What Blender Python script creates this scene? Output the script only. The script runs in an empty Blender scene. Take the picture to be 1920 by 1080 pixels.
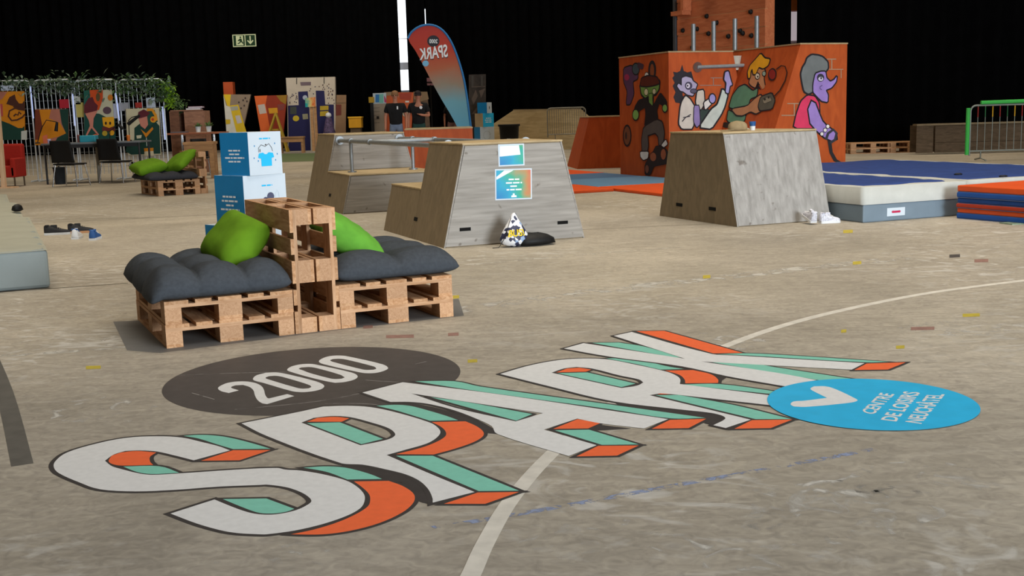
import bpy, bmesh, math, random
from mathutils import Vector, Matrix, noise as mnoise
from mathutils.geometry import tessellate_polygon
random.seed(7)
SC = bpy.context.scene
COL = SC.collection
R = math.radians

# ------------------------------------------------------------------ camera
F_PX, PITCH, ROLL, CAM_H = 2126.78, 0.153506, 0.028854, 1.37087
fw = Vector((0, math.cos(PITCH), -math.sin(PITCH)))
rt0 = Vector((1, 0, 0)); dn0 = fw.cross(rt0)
RT = rt0 * math.cos(ROLL) + dn0 * math.sin(ROLL)
DN = dn0 * math.cos(ROLL) - rt0 * math.sin(ROLL)
cam_d = bpy.data.cameras.new('camera'); cam = bpy.data.objects.new('camera', cam_d); COL.objects.link(cam)
m = Matrix((RT, -DN, -fw)).transposed().to_4x4(); m.translation = (0, 0, CAM_H)
cam.matrix_world = m
cam_d.sensor_width = 36; cam_d.lens = F_PX / 1920 * 36; cam_d.clip_end = 300
SC.camera = cam

# ------------------------------------------------------------------ light
world = bpy.data.worlds.new('hall_ambient'); SC.world = world; world.use_nodes = True
bg = world.node_tree.nodes['Background']
bg.inputs[0].default_value = (1.0, 0.80, 0.56, 1); bg.inputs[1].default_value = 0.11
def area(name, loc, target, sx, sy, power, col, spread=180):
    d = bpy.data.lights.new(name, 'AREA'); d.shape = 'RECTANGLE'; d.size = sx; d.size_y = sy
    d.energy = power; d.color = col; d.spread = R(spread)
    o = bpy.data.objects.new(name, d); COL.objects.link(o); o.location = loc
    o.rotation_euler = (Vector(target) - Vector(loc)).to_track_quat('-Z', 'Y').to_euler()
    return o
# the hall's open doors behind and to the right of the photographer, and its roof lights plus added overhead fill
area('daylight_doors', (14, -12, 3.6), (3, 12, 0.6), 9, 6, 7200, (0.85, 0.93, 1.0))
area('roof_fill_light', (4, 2.5, 9.5), (1, 5, 0), 10, 6, 470, (0.98, 0.98, 0.98))
area('roof_fill_light', (0, 14, 10.5), (0, 14.01, 0), 22, 14, 980, (1.0, 0.89, 0.72), 75)  # added overhead fill to lift the mid-hall floor
area('roof_fill_light', (0, 31, 10.5), (0, 31.01, 0), 30, 16, 1200, (1.0, 0.86, 0.66), 80)
area('roof_fill_light', (-8, 42, 9), (-8, 49, 1.5), 16, 5, 800, (1.0, 0.92, 0.80))  # added fill lamp that brightens the exhibition boards
SC.view_settings.view_transform = 'Standard'; SC.view_settings.look = 'None'
SC.view_settings.exposure = 0.0; SC.view_settings.gamma = 1.0
SC.view_settings.use_curve_mapping = False

# ------------------------------------------------------------------ helpers
def ray(px, py):
    return (fw + RT * ((px - 960) / F_PX) + DN * ((py - 540) / F_PX))
CAMP = Vector((0, 0, CAM_H))
def ground(px, py, z=0.0):
    d = ray(px, py); return CAMP + d * ((z - CAM_H) / d.z)
def at(px, py, Y):
    d = ray(px, py); return CAMP + d * (Y / d.y)
def onplane(px, py, P, N):
    d = ray(px, py); return CAMP + d * ((P - CAMP).dot(N) / d.dot(N))

def lin(h):
    h = h.lstrip('#'); v = [int(h[i:i + 2], 16) / 255 for i in (0, 2, 4)]
    return tuple((x / 12.92 if x <= .04045 else ((x + .055) / 1.055) ** 2.4) for x in v)
MATS = {}
def nodes_of(name):
    mt = bpy.data.materials.new(name); mt.use_nodes = True
    nt = mt.node_tree; return mt, nt, nt.nodes['Principled BSDF']
def pm(name, hexc, rough=.6, var=.12, scale=6.0, metal=0.0, spec=.3, stretch=(1, 1, 1), bump=0.0, emit=0.0):
    """plain procedural surface: colour broken up by noise"""
    if name in MATS: return MATS[name]
    mt, nt, b = nodes_of(name); c = lin(hexc)
    tc = nt.nodes.new('ShaderNodeTexCoord'); mp = nt.nodes.new('ShaderNodeMapping')
    mp.inputs['Scale'].default_value = stretch
    nz = nt.nodes.new('ShaderNodeTexNoise'); nz.inputs['Scale'].default_value = scale; nz.inputs['Detail'].default_value = 6
    rp = nt.nodes.new('ShaderNodeValToRGB')
    rp.color_ramp.elements[0].position = .3; rp.color_ramp.elements[1].position = .7
    rp.color_ramp.elements[0].color = (*[x * (1 - var) for x in c], 1)
    rp.color_ramp.elements[1].color = (*[min(1, x * (1 + var)) for x in c], 1)
    L = nt.links.new
    L(tc.outputs['Object'], mp.inputs[0]); L(mp.outputs[0], nz.inputs['Vector']); L(nz.outputs[0], rp.inputs[0])
    L(rp.outputs[0], b.inputs['Base Color'])
    b.inputs['Roughness'].default_value = rough; b.inputs['Metallic'].default_value = metal
    b.inputs['Specular IOR Level'].default_value = spec
    if bump:
        bp = nt.nodes.new('ShaderNodeBump'); bp.inputs['Strength'].default_value = bump; bp.inputs['Distance'].default_value = .01
        L(nz.outputs[0], bp.inputs['Height']); L(bp.outputs[0], b.inputs['Normal'])
    if emit:
        b.inputs['Emission Color'].default_value = (*c, 1); b.inputs['Emission Strength'].default_value = emit
    MATS[name] = mt; return mt
def wood(name, h1, h2, stretch=(8, 1, 8), scale=5, rough=.7, rnd=.25, knots=True, dist=1.2):
    if name in MATS: return MATS[name]
    mt, nt, b = nodes_of(name); L = nt.links.new
    tc = nt.nodes.new('ShaderNodeTexCoord'); oi = nt.nodes.new('ShaderNodeObjectInfo')
    ad = nt.nodes.new('ShaderNodeVectorMath'); ad.operation = 'ADD'
    sc = nt.nodes.new('ShaderNodeVectorMath'); sc.operation = 'SCALE'; sc.inputs['Scale'].default_value = 37.0
    cb = nt.nodes.new('ShaderNodeCombineXYZ')
    L(oi.outputs['Random'], cb.inputs[0]); L(oi.outputs['Random'], cb.inputs[2]); L(cb.outputs[0], sc.inputs[0])
    mp = nt.nodes.new('ShaderNodeMapping'); mp.inputs['Scale'].default_value = stretch
    L(tc.outputs['Object'], mp.inputs[0]); L(mp.outputs[0], ad.inputs[0]); L(sc.outputs[0], ad.inputs[1])
    nz = nt.nodes.new('ShaderNodeTexNoise'); nz.inputs['Scale'].default_value = scale; nz.inputs['Detail'].default_value = 8; nz.inputs['Distortion'].default_value = dist
    L(ad.outputs[0], nz.inputs['Vector'])
    rp = nt.nodes.new('ShaderNodeValToRGB'); rp.color_ramp.elements[0].position = .32; rp.color_ramp.elements[1].position = .68
    rp.color_ramp.elements[0].color = (*lin(h1), 1); rp.color_ramp.elements[1].color = (*lin(h2), 1)
    L(nz.outputs[0], rp.inputs[0])
    hv = nt.nodes.new('ShaderNodeHueSaturation')
    mr = nt.nodes.new('ShaderNodeMapRange'); mr.inputs[3].default_value = 1 - rnd; mr.inputs[4].default_value = 1 + rnd * .6
    L(oi.outputs['Random'], mr.inputs[0]); L(mr.outputs[0], hv.inputs['Value']); L(rp.outputs[0], hv.inputs['Color'])
    out = hv.outputs[0]
    if knots:
        vo = nt.nodes.new('ShaderNodeTexNoise'); vo.inputs['Scale'].default_value = 9; vo.inputs['Detail'].default_value = 2
        L(tc.outputs['Object'], vo.inputs['Vector'])
        kr = nt.nodes.new('ShaderNodeValToRGB'); kr.color_ramp.elements[0].position = .68; kr.color_ramp.elements[1].position = .76
        kr.color_ramp.elements[0].color = (1, 1, 1, 1); kr.color_ramp.elements[1].color = (.45, .4, .36, 1)
        mx = nt.nodes.new('ShaderNodeMix'); mx.data_type = 'RGBA'; mx.blend_type = 'MULTIPLY'; mx.inputs[0].default_value = .8
        L(vo.outputs[0], kr.inputs[0]); L(out, mx.inputs[6]); L(kr.outputs[0], mx.inputs[7]); out = mx.outputs[2]
    L(out, b.inputs['Base Color']); b.inputs['Roughness'].default_value = rough
    b.inputs['Specular IOR Level'].default_value = .25
    bp = nt.nodes.new('ShaderNodeBump'); bp.inputs['Strength'].default_value = .25; bp.inputs['Distance'].default_value = .004
    L(nz.outputs[0], bp.inputs['Height']); L(bp.outputs[0], b.inputs['Normal'])
    MATS[name] = mt; return mt

def obj(name, me, mat=None, parent=None, kind=None):
    if mat is not None:
        for q in (mat if isinstance(mat, (list, tuple)) else [mat]): me.materials.append(q)
    o = bpy.data.objects.new(name, me); COL.objects.link(o)
    if parent: o.parent = parent
    if kind: o['kind'] = kind
    return o
def tag(o, label, cat, group=None):
    o['label'] = label; o['category'] = cat
    if group: o['group'] = group
    return o
def thing(name, label, cat, loc=(0, 0, 0), rz=0.0, group=None):
    o = bpy.data.objects.new(name, None); COL.objects.link(o); o.empty_display_size = .1
    o.location = loc; o.rotation_euler = (0, 0, rz)
    return tag(o, label, cat, group)
def copy_tree(o, parent=None):
    c = o.copy(); COL.objects.link(c); c.parent = parent
    for ch in list(o.children): copy_tree(ch, c)
    return c

class MB:
    """collects shapes, builds one mesh"""
    def __init__(s): s.v = []; s.f = []; s.mi = []; s.sm = []
    def add(s, vs, fs, mi=0, smooth=False):
        b = len(s.v); s.v += [tuple(x) for x in vs]
        for f in fs: s.f.append([b + i for i in f]); s.mi.append(mi); s.sm.append(smooth)
        return s
    def box(s, x0, x1, y0, y1, z0, z1, M=None, mi=0):
        vs = [Vector((x, y, z)) for z in (z0, z1) for y in (y0, y1) for x in (x0, x1)]
        if M: vs = [M @ q for q in vs]
        return s.add(vs, [(0, 2, 3, 1), (4, 5, 7, 6), (0, 1, 5, 4), (2, 6, 7, 3), (0, 4, 6, 2), (1, 3, 7, 5)], mi)
    def hexa(s, q, mi=0):          # 4 bottom (ccw), 4 top
        return s.add(q, [(3, 2, 1, 0), (4, 5, 6, 7), (0, 1, 5, 4), (1, 2, 6, 5), (2, 3, 7, 6), (3, 0, 4, 7)], mi)
    def tube(s, pts, r, n=8, mi=0, caps=True):
        pts = [Vector(p) for p in pts]; k = len(pts); rings = []
        up = Vector((0, 0, 1)); prev = None
        for i, p in enumerate(pts):
            t = ((pts[min(i + 1, k - 1)] - p).normalized() + (p - pts[max(i - 1, 0)]).normalized())
            t = t.normalized() if t.length > 1e-9 else Vector((0, 0, 1))
            a = prev if prev else (up if abs(t.z) < .95 else Vector((1, 0, 0)))
            x = (a - t * a.dot(t)).normalized(); y = t.cross(x); prev = x
            rr = r[i] if isinstance(r, (list, tuple)) else r
            rings.append([p + (x * math.cos(2 * math.pi * j / n) + y * math.sin(2 * math.pi * j / n)) * rr for j in range(n)])
        vs = [q for rg in rings for q in rg]; fs = []
        for i in range(k - 1):
            for j in range(n):
                a = i * n + j; b = i * n + (j + 1) % n; fs.append((a, b, b + n, a + n))
        s.add(vs, fs, mi, True)
        if caps:
            s.add(rings[0], [tuple(reversed(range(n)))], mi); s.add(rings[-1], [tuple(range(n))], mi)
        return s
    def lathe(s, prof, c=(0, 0, 0), n=20, mi=0, sx=1, sy=1, cap=True):
        vs = []; fs = []; c = Vector(c)
        for r, z in prof:
            for j in range(n):
                a = 2 * math.pi * j / n; vs.append(c + Vector((r * math.cos(a) * sx, r * math.sin(a) * sy, z)))
        for i in range(len(prof) - 1):
            for j in range(n):
                a = i * n + j; b = i * n + (j + 1) % n; fs.append((a, b, b + n, a + n))
        s.add(vs, fs, mi, True)
        if cap:
            s.add(vs[:n], [tuple(reversed(range(n)))], mi); s.add(vs[-n:], [tuple(range(n))], mi)
        return s
    def ext(s, poly, d, mi=0):     # extrude 3D polygon by vector d
        n = len(poly); poly = [Vector(p) for p in poly]; d = Vector(d)
        return s.add(poly + [p + d for p in poly], [tuple(reversed(range(n))), tuple(range(n, 2 * n))] + [(i, (i + 1) % n, (i + 1) % n + n, i + n) for i in range(n)], mi)
    def mesh(s, name):
        me = bpy.data.meshes.new(name); me.from_pydata(s.v, [], s.f); me.update()
        me.polygons.foreach_set('material_index', s.mi); me.polygons.foreach_set('use_smooth', s.sm)
        bm = bmesh.new(); bm.from_mesh(me); bmesh.ops.remove_doubles(bm, verts=bm.verts, dist=1e-5) if False else None
        bmesh.ops.recalc_face_normals(bm, faces=bm.faces); bm.to_mesh(me); bm.free()
        return me
    def build(s, name, mat, parent=None, kind=None, bevel=0):
        o = obj(name, s.mesh(name), mat, parent, kind)
        if bevel:
            bv = o.modifiers.new('edge', 'BEVEL'); bv.width = bevel; bv.segments = 2; bv.limit_method = 'ANGLE'
        return o
def quick(name, x0, x1, y0, y1, z0, z1, mat, parent=None, bevel=0):
    return MB().box(x0, x1, y0, y1, z0, z1).build(name, mat, parent, bevel=bevel)

# 2-D shapes laid on a plane (paint, vinyl, print): polygon lists in plane coordinates
def offset_poly(poly, d):
    n = len(poly); A = sum(poly[i][0] * poly[(i + 1) % n][1] - poly[(i + 1) % n][0] * poly[i][1] for i in range(n))
    sg = 1 if A > 0 else -1; out = []
    for i in range(n):
        p0 = Vector(poly[i - 1]); p1 = Vector(poly[i]); p2 = Vector(poly[(i + 1) % n])
        a = (p1 - p0); b = (p2 - p1)
        if a.length < 1e-7 or b.length < 1e-7: out.append(tuple(p1)); continue
        a.normalize(); b.normalize()
        n1 = Vector((a.y, -a.x)) * sg; n2 = Vector((b.y, -b.x)) * sg
        nn = n1 + n2
        if nn.length < .35: nn = n1 * .7 + a * 1.0; out.append(tuple(p1 + nn * d)); continue
        nn.normalize(); k = d / max(.45, nn.dot(n1)); out.append(tuple(p1 + nn * k))
    return out
def smooth_poly(poly, it=1):
    for _ in range(it):
        q = []
        for i in range(len(poly)):
            a = poly[i]; b = poly[(i + 1) % len(poly)]
            q.append((a[0] * .86 + b[0] * .14, a[1] * .86 + b[1] * .14)); q.append((a[0] * .14 + b[0] * .86, a[1] * .14 + b[1] * .86))
        poly = q
    return poly
def flat(name, loops_list, mat, parent, M, h):
    """loops_list: [[outer, hole, ...], ...] 2-D; M: plane matrix (2-D x,y + height h)"""
    vs = []; fs = []
    for li, loops in enumerate(loops_list):
        l3 = [[Vector((p[0], p[1], 0)) for p in lp] for lp in loops]
        tri = tessellate_polygon(l3); b = len(vs)
        for lp in l3:
            for p in lp: vs.append(M @ Vector((p.x, p.y, h + li * 1.2e-5)))
        for t in tri: fs.append((b + t[0], b + t[1], b + t[2]))
    me = bpy.data.meshes.new(name); me.from_pydata(vs, [], fs); me.update()
    bm = bmesh.new(); bm.from_mesh(me)
    nz = (M.to_3x3() @ Vector((0, 0, 1)))
    for f in bm.faces:
        if f.normal.dot(nz) < 0: f.normal_flip()
    bm.to_mesh(me); bm.free()
    return obj(name, me, mat, parent)
def ell(cx, cy, rx, ry, n=16, rot=0):
    c, s = math.cos(rot), math.sin(rot)
    return [(cx + rx * math.cos(t) * c - ry * math.sin(t) * s, cy + rx * math.cos(t) * s + ry * math.sin(t) * c) for t in [2 * math.pi * i / n for i in range(n)]]
def stroke(pts, wd):
    L_, R_ = [], []
    for i, p in enumerate(pts):
        a = Vector(pts[max(i - 1, 0)]); b = Vector(pts[min(i + 1, len(pts) - 1)]); t = (b - a).normalized(); nn = Vector((-t.y, t.x))
        q = Vector(p); L_.append(tuple(q + nn * wd / 2)); R_.append(tuple(q - nn * wd / 2))
    return L_ + R_[::-1]
I4 = Matrix.Identity(4)
def word_bars(rows, x0, x1, y1, lh, seed=1, align='c'):
    """lines of small print too fine to read: word-shaped strokes"""
    rnd = random.Random(seed); out = []
    for i, frac in enumerate(rows):
        wd = (x1 - x0) * frac; x = x0 + ((x1 - x0) - wd) / 2 if align == 'c' else x0; e = x + wd; y = y1 - i * lh
        while x < e - lh * .2:
            l = min(e - x, lh * rnd.uniform(.8, 2.2)); out.append([[(x, y), (x + l, y), (x + l, y - lh * .42), (x, y - lh * .42)]]); x += l + lh * .3
    return out
def text_mesh(txt):
    cu = bpy.data.curves.new('lettering', 'FONT'); cu.body = txt; cu.size = 1; cu.resolution_u = 3; cu.offset = .022
    o = bpy.data.objects.new('lettering', cu); COL.objects.link(o)
    dg = bpy.context.evaluated_depsgraph_get(); me = bpy.data.meshes.new_from_object(o.evaluated_get(dg))
    bpy.data.objects.remove(o); bpy.data.curves.remove(cu); return me
def text_quad(name, txt, BL, BR, TL, TR, mat, parent, cap=.73, mirror=False):
    """flat lettering whose baseline/cap corners are four 3-D points"""
    me = text_mesh(txt); xs = [v.co.x for v in me.vertices]; a, b = min(xs), max(xs)
    for v in me.vertices:
        s = (v.co.x - a) / (b - a); t = v.co.y / cap
        if mirror: s = 1 - s
        v.co = (BL * (1 - s) + BR * s) * (1 - t) + (TL * (1 - s) + TR * s) * t
    me.materials.clear(); return obj(name, me, mat, parent)

# ------------------------------------------------------------------ materials
M_white = pm('paint_white', '#d9d9d8', .5, .05, 30)
M_dark = pm('paint_charcoal', '#4b4644', .55, .10, 14)
M_out = pm('paint_outline', '#3c3837', .55, .10, 14)
M_green = pm('paint_mint', '#7fc4b0', .5, .05, 25)
M_orange = pm('paint_orange', '#ec6a3c', .5, .05, 25)
M_blue = pm('vinyl_sky_blue', '#2fb2e2', .45, .07, 8)
M_pal = wood('pallet_pine', '#a67c58', '#caa380', (2, 14, 14), 2.2, .75, .22)
M_palb = wood('pallet_block', '#ab8260', '#c29b78', (30, 5, 30), 2.5, .8, .18)
M_ply = wood('weathered_plywood_lit', '#87827b', '#a19c95', (1.0, 14, 14), 1.8, .6, .04, True, .35)  # fronts of the boxes, cool daylight greyed into the colour
M_plyv = wood('weathered_plywood_upright_lit', '#85827e', '#a09d99', (11, 11, .8), 1.7, .6, .04, True, .35)  # likewise greyed for the daylit front of the plain box
M_plyd = wood('shaded_brown_plywood', '#7b6d58', '#8b7c64', (4, 4, 1.6), 2.6, .7, .04, False)  # same plywood, browned and darkened to paint the shaded sides
M_top = wood('birch_edge', '#9c8866', '#b8a37e', (2, 8, 8), 2, .6, .05, False)
M_black = pm('matt_black', '#0c0c0d', .6, .2, 10)
M_hole = pm('slot_dark', '#040404', .9, .1, 5)
M_steel = pm('galvanised_steel', '#8f9498', .48, .12, 20, metal=.55)
M_chrome = pm('chrome_tube', '#b8bcc0', .2, .05, 20, metal=1)
M_cush = pm('charcoal_canvas', '#3e4247', .9, .12, 40, spec=.1, bump=.1)
M_lime = pm('lime_cotton', '#5c9634', .85, .10, 12, spec=.1, bump=.15)
M_limeo = pm('olive_lime_cotton', '#5f861c', .85, .10, 12, spec=.1, bump=.15)
M_tang = wood('orange_ply', '#a94a1e', '#bd5826', (3, 3, 1), 2.0, .55, .03, False)
M_navy = pm('navy_mesh', '#1f3a78', .7, .15, 8)
M_canvas = pm('cream_canvas', '#b8bab5', .75, .06, 6, bump=.2)
M_greyv = pm('grey_vinyl', '#70808c', .5, .06, 5)
M_cardblue = pm('box_blue', '#0f7db8', .5, .04, 6)
M_cardwhite = pm('box_white', '#c6d1da', .5, .02, 6)
M_print = pm('print_white', '#e8eef2', .5, .02, 6)
M_teal = pm('print_cyan', '#2ab6e8', .5, .03, 6)

# ------------------------------------------------------------------ the floor
def floor_mat():
    mt, nt, b = nodes_of('worn_concrete'); L = nt.links.new
    tc = nt.nodes.new('ShaderNodeTexCoord')
    def nz(scale, det, dist=0, st=(1, 1, 1), rot=0):
        mp = nt.nodes.new('ShaderNodeMapping'); mp.inputs['Scale'].default_value = st; mp.inputs['Rotation'].default_value = (0, 0, rot)
        n = nt.nodes.new('ShaderNodeTexNoise'); n.inputs['Scale'].default_value = scale; n.inputs['Detail'].default_value = det; n.inputs['Distortion'].default_value = dist
        L(tc.outputs['Object'], mp.inputs[0]); L(mp.outputs[0], n.inputs['Vector']); return n.outputs[0]
    def ramp(src, stops):
        r = nt.nodes.new('ShaderNodeValToRGB'); e = r.color_ramp.elements
        e[0].position, e[0].color = stops[0][0], (*stops[0][1], 1); e[1].position, e[1].color = stops[1][0], (*stops[1][1], 1)
        for p, c in stops[2:]:
            q = e.new(p); q.color = (*c, 1)
        L(src, r.inputs[0]); return r.outputs[0]
    def mix(a, bb, f, mode='MIX'):
        x = nt.nodes.new('ShaderNodeMix'); x.data_type = 'RGBA'; x.blend_type = mode
        if isinstance(f, float): x.inputs[0].default_value = f
        else: L(f, x.inputs[0])
        L(a, x.inputs[6]); L(bb, x.inputs[7]); return x.outputs[2]
    base = ramp(nz(.55, 8, .6), [(.3, lin('#989185')), (.7, lin('#b2aa9d'))])
    fine = ramp(nz(13, 10, 1.8, (1, 1.3, 1), .9), [(.3, (.80, .80, .80)), (.7, (1.14, 1.14, 1.12))])
    c = mix(base, fine, 1.0, 'MULTIPLY')
    big = ramp(nz(.16, 3), [(.35, (.88, .88, .89)), (.65, (1.12, 1.10, 1.05))])
    c = mix(c, big, 1.0, 'MULTIPLY')
    # scuffed pale laitance and dark rubber swirls
    sc = ramp(nz(2.6, 12, 2.5, (1, 1.6, 1), .5), [(.53, (0, 0, 0)), (.66, (1, 1, 1))])
    area_ = ramp(nz(.35, 2), [(.46, (0, 0, 0)), (.62, (.75, .75, .75))])
    msk = mix(sc, area_, 1.0, 'MULTIPLY')
    pale = nt.nodes.new('ShaderNodeRGB'); pale.outputs[0].default_value = (*lin('#c6c3bc'), 1)
    c = mix(c, pale.outputs[0], msk)
    sw = ramp(nz(1.3, 12, 4.0, (1, 3, 1), .4), [(.42, (.78, .77, .76)), (.56, (1, 1, 1))])
    c = mix(c, sw, .55, 'MULTIPLY')
    L(c, b.inputs['Base Color']); b.inputs['Roughness'].default_value = .62; b.inputs['Specular IOR Level'].default_value = .22
    bp = nt.nodes.new('ShaderNodeBump'); bp.inputs['Strength'].default_value = .12; bp.inputs['Distance'].default_value = .004
    L(nz(22, 8), bp.inputs['Height']); L(bp.outputs[0], b.inputs['Normal'])
    return mt
floor = MB().box(-48, 48, -16, 62, -.12, 0).build('floor', floor_mat(), kind='structure')
def g2(px, py): p = ground(px, py); return (p.x, p.y)
def gl(pts): return [g2(*p) for p in pts]
M_line = pm('line_paint_white', '#cfcabf', .6, .12, 12)
M_joint = pm('joint_dark', '#4a4338', .9, .2, 8)
M_strip = pm('grey_tape', '#5e5b55', .6, .15, 10)
def cat_rom(pts, k=6):
    out = []
    for i in range(len(pts) - 1):
        p0, p1, p2, p3 = [Vector(pts[max(0, min(len(pts) - 1, i + j))]) for j in (-1, 0, 1, 2)]
        for s in range(k):
            t = s / k; out.append(tuple(.5 * ((2 * p1) + (p2 - p0) * t + (2 * p0 - 5 * p1 + 4 * p2 - p3) * t * t + (3 * p1 - p0 - 3 * p2 + p3) * t ** 3)))
    out.append(tuple(pts[-1])); return out
arc = cat_rom(gl([(860, 1110), (882, 1080), (912, 1015), (960, 935), (1032, 853), (1130, 770), (1240, 703), (1370, 645), (1480, 607), (1600, 577), (1750, 548), (1935, 524)]))
flat('court_line', [[stroke(arc, .062)]], M_line, floor, I4, .0006)
for nm, pts, wd, mt in [
    ('floor_joint', [(-40, 549), (97, 541), (240, 531)], .034, M_joint), ('floor_joint', [(90, 417), (420, 402)], .03, M_joint),
    ('floor_joint', [(860, 440), (1240, 424), (1900, 392)], .018, M_joint), ('floor_joint', [(0, 421), (120, 412), (260, 408)], .025, M_joint),
    ('painted_strip', [(-30, 640), (8, 735), (42, 872)], .085, M_strip),
    ('chalk_line', [(810, 990), (960, 966), (1120, 937), (1300, 904), (1480, 872), (1640, 842)], .035, pm('blue_chalk', '#8b93a6', .9, .3, 30)),
    ('worn_line', [(850, 583), (1100, 548), (1400, 515), (1700, 483)], .22, pm('worn_white_paint', '#aaa69c', .8, .18, 5)),
    ('worn_line', [(0, 668), (120, 660), (250, 650)], .07, MATS['worn_white_paint']),
    ('worn_line', [(880, 497), (1060, 480), (1280, 463)], .03, MATS['worn_white_paint']),
    ('worn_line', [(240, 588), (0, 602)], .012, MATS['worn_white_paint'])]:
    flat(nm, [[stroke(cat_rom(gl(pts), 4), wd)]], mt, floor, I4, .0004)
def worn(name, hexc, cover, sc=5):
    mt, nt, b = nodes_of(name); L = nt.links.new; b.inputs['Base Color'].default_value = (*lin(hexc), 1); b.inputs['Roughness'].default_value = .8
    tc = nt.nodes.new('ShaderNodeTexCoord'); nz = nt.nodes.new('ShaderNodeTexNoise'); nz.inputs['Scale'].default_value = sc; nz.inputs['Detail'].default_value = 12; nz.inputs['Distortion'].default_value = 1.5
    rp = nt.nodes.new('ShaderNodeValToRGB'); rp.color_ramp.elements[0].position = cover; rp.color_ramp.elements[1].position = cover + .14
    L(tc.outputs['Object'], nz.inputs['Vector']); L(nz.outputs[0], rp.inputs[0]); L(rp.outputs[0], b.inputs['Alpha']); return mt
for ob in floor.children:
    if ob.name.startswith('chalk_line'): ob.data.materials[0] = worn('worn_chalk', '#8590ac', .47, 16)
    if ob.name.startswith('worn_line'): ob.data.materials[0] = MATS.setdefault('worn_paint', worn('worn_paint', '#b3afa6', .47))
for x, y, rx, ry, cv in ((1570, 955, 200, 55, .56), (1400, 1020, 180, 50, .57), (1730, 900, 150, 35, .58), (1340, 642, 95, 18, .53), (1800, 615, 110, 14, .55), (190, 770, 110, 26, .55), (1080, 1010, 150, 45, .60), (560, 1040, 200, 35, .60), (300, 640, 120, 14, .55)):
    flat('scuff_patch', [[gl([(px_ + 14 * math.sin(k * 2.3), py_) for k, (px_, py_) in enumerate(ell(x, y, rx, ry, 26))])]], worn('scuff_%d' % x, '#bdb9b0', cv, 7), floor, I4, .0003)
M_yt = pm('yellow_tape', '#b3a23c', .6, .15, 20); M_rt = pm('red_tape', '#8b6a60', .7, .2, 20)
for x, y, a, mt in [(175, 689, 14, M_yt), (1821, 591, 16, M_yt), (1688, 651, 8, M_yt), (886, 677, 9, M_yt), (852, 557, 9, M_yt), (1325, 519, 7, M_yt), (1607, 493, 8, M_yt), (1582, 621, 5, M_yt), (1590, 434, 9, M_yt),
                   (1840, 489, 13, M_rt), (1790, 480, 10, M_dark), (1730, 616, 22, M_rt), (750, 631, 26, M_rt), (850, 627, 10, M_rt), (690, 613, 9, M_rt)]:
    flat('tape_mark', [[gl([(x - a, y - 2.5), (x + a, y - 3.5), (x + a, y + 2.5), (x - a, y + 3.5)])]], mt, floor, I4, .0008)
# darker resin patch under the pallet seats, with their cast shadow painted in
flat('resin_shadow_patch', [[gl([(212, 603), (560, 590), (860, 560), (870, 592), (640, 618), (300, 662), (238, 657)])]], pm('resin_with_shadow', '#6d6b68', .6, .12, 5), floor, I4, .0005)
flat('green_floor_mat', [[gl([(500, 289), (600, 287), (600, 302), (500, 305)])]], pm('green_sheet', '#5d6a45', .8, .1, 2), floor, I4, .004)

# ------------------------------------------------------------------ floor lettering
def zt(ox, oy, k, pts): return [(ox + x / k, oy + y / k) for x, y in pts]
z4 = lambda *p: zt(60, 600, 2.572, p)
z5 = lambda *p: zt(500, 640, 2.842, p)
z6 = lambda *p: zt(900, 600, 3.4286, p)
z7 = lambda *p: zt(1380, 600, 3.692, p)
za = lambda *p: zt(290, 640, 6.4, p)
zb = lambda *p: zt(580, 640, 6.4, p)
def curve_poly(poly, k=4, ang=38):
    n = len(poly); P = [Vector(p) for p in poly]; sharp = []
    for i in range(n):
        a = P[i] - P[i - 1]; b = P[(i + 1) % n] - P[i]
        sharp.append(a.length < 1e-6 or b.length < 1e-6 or abs(a.angle_signed(b)) > R(ang))
    out = []
    for i in range(n):
        j = (i + 1) % n; p1, p2 = P[i], P[j]; L12 = (p2 - p1).length
        t1 = (p2 - p1) if sharp[i] else (p2 - P[i - 1]).normalized() * L12
        t2 = (p2 - p1) if sharp[j] else (P[(j + 1) % n] - p1).normalized() * L12
        for s_ in range(k):
            t = s_ / k; h00 = 2 * t ** 3 - 3 * t * t + 1; h10 = t ** 3 - 2 * t * t + t; h01 = -2 * t ** 3 + 3 * t * t; h11 = t ** 3 - t * t
            out.append(tuple(p1 * h00 + t1 * h10 + p2 * h01 + t2 * h11))
    return out
LET = {}
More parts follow.
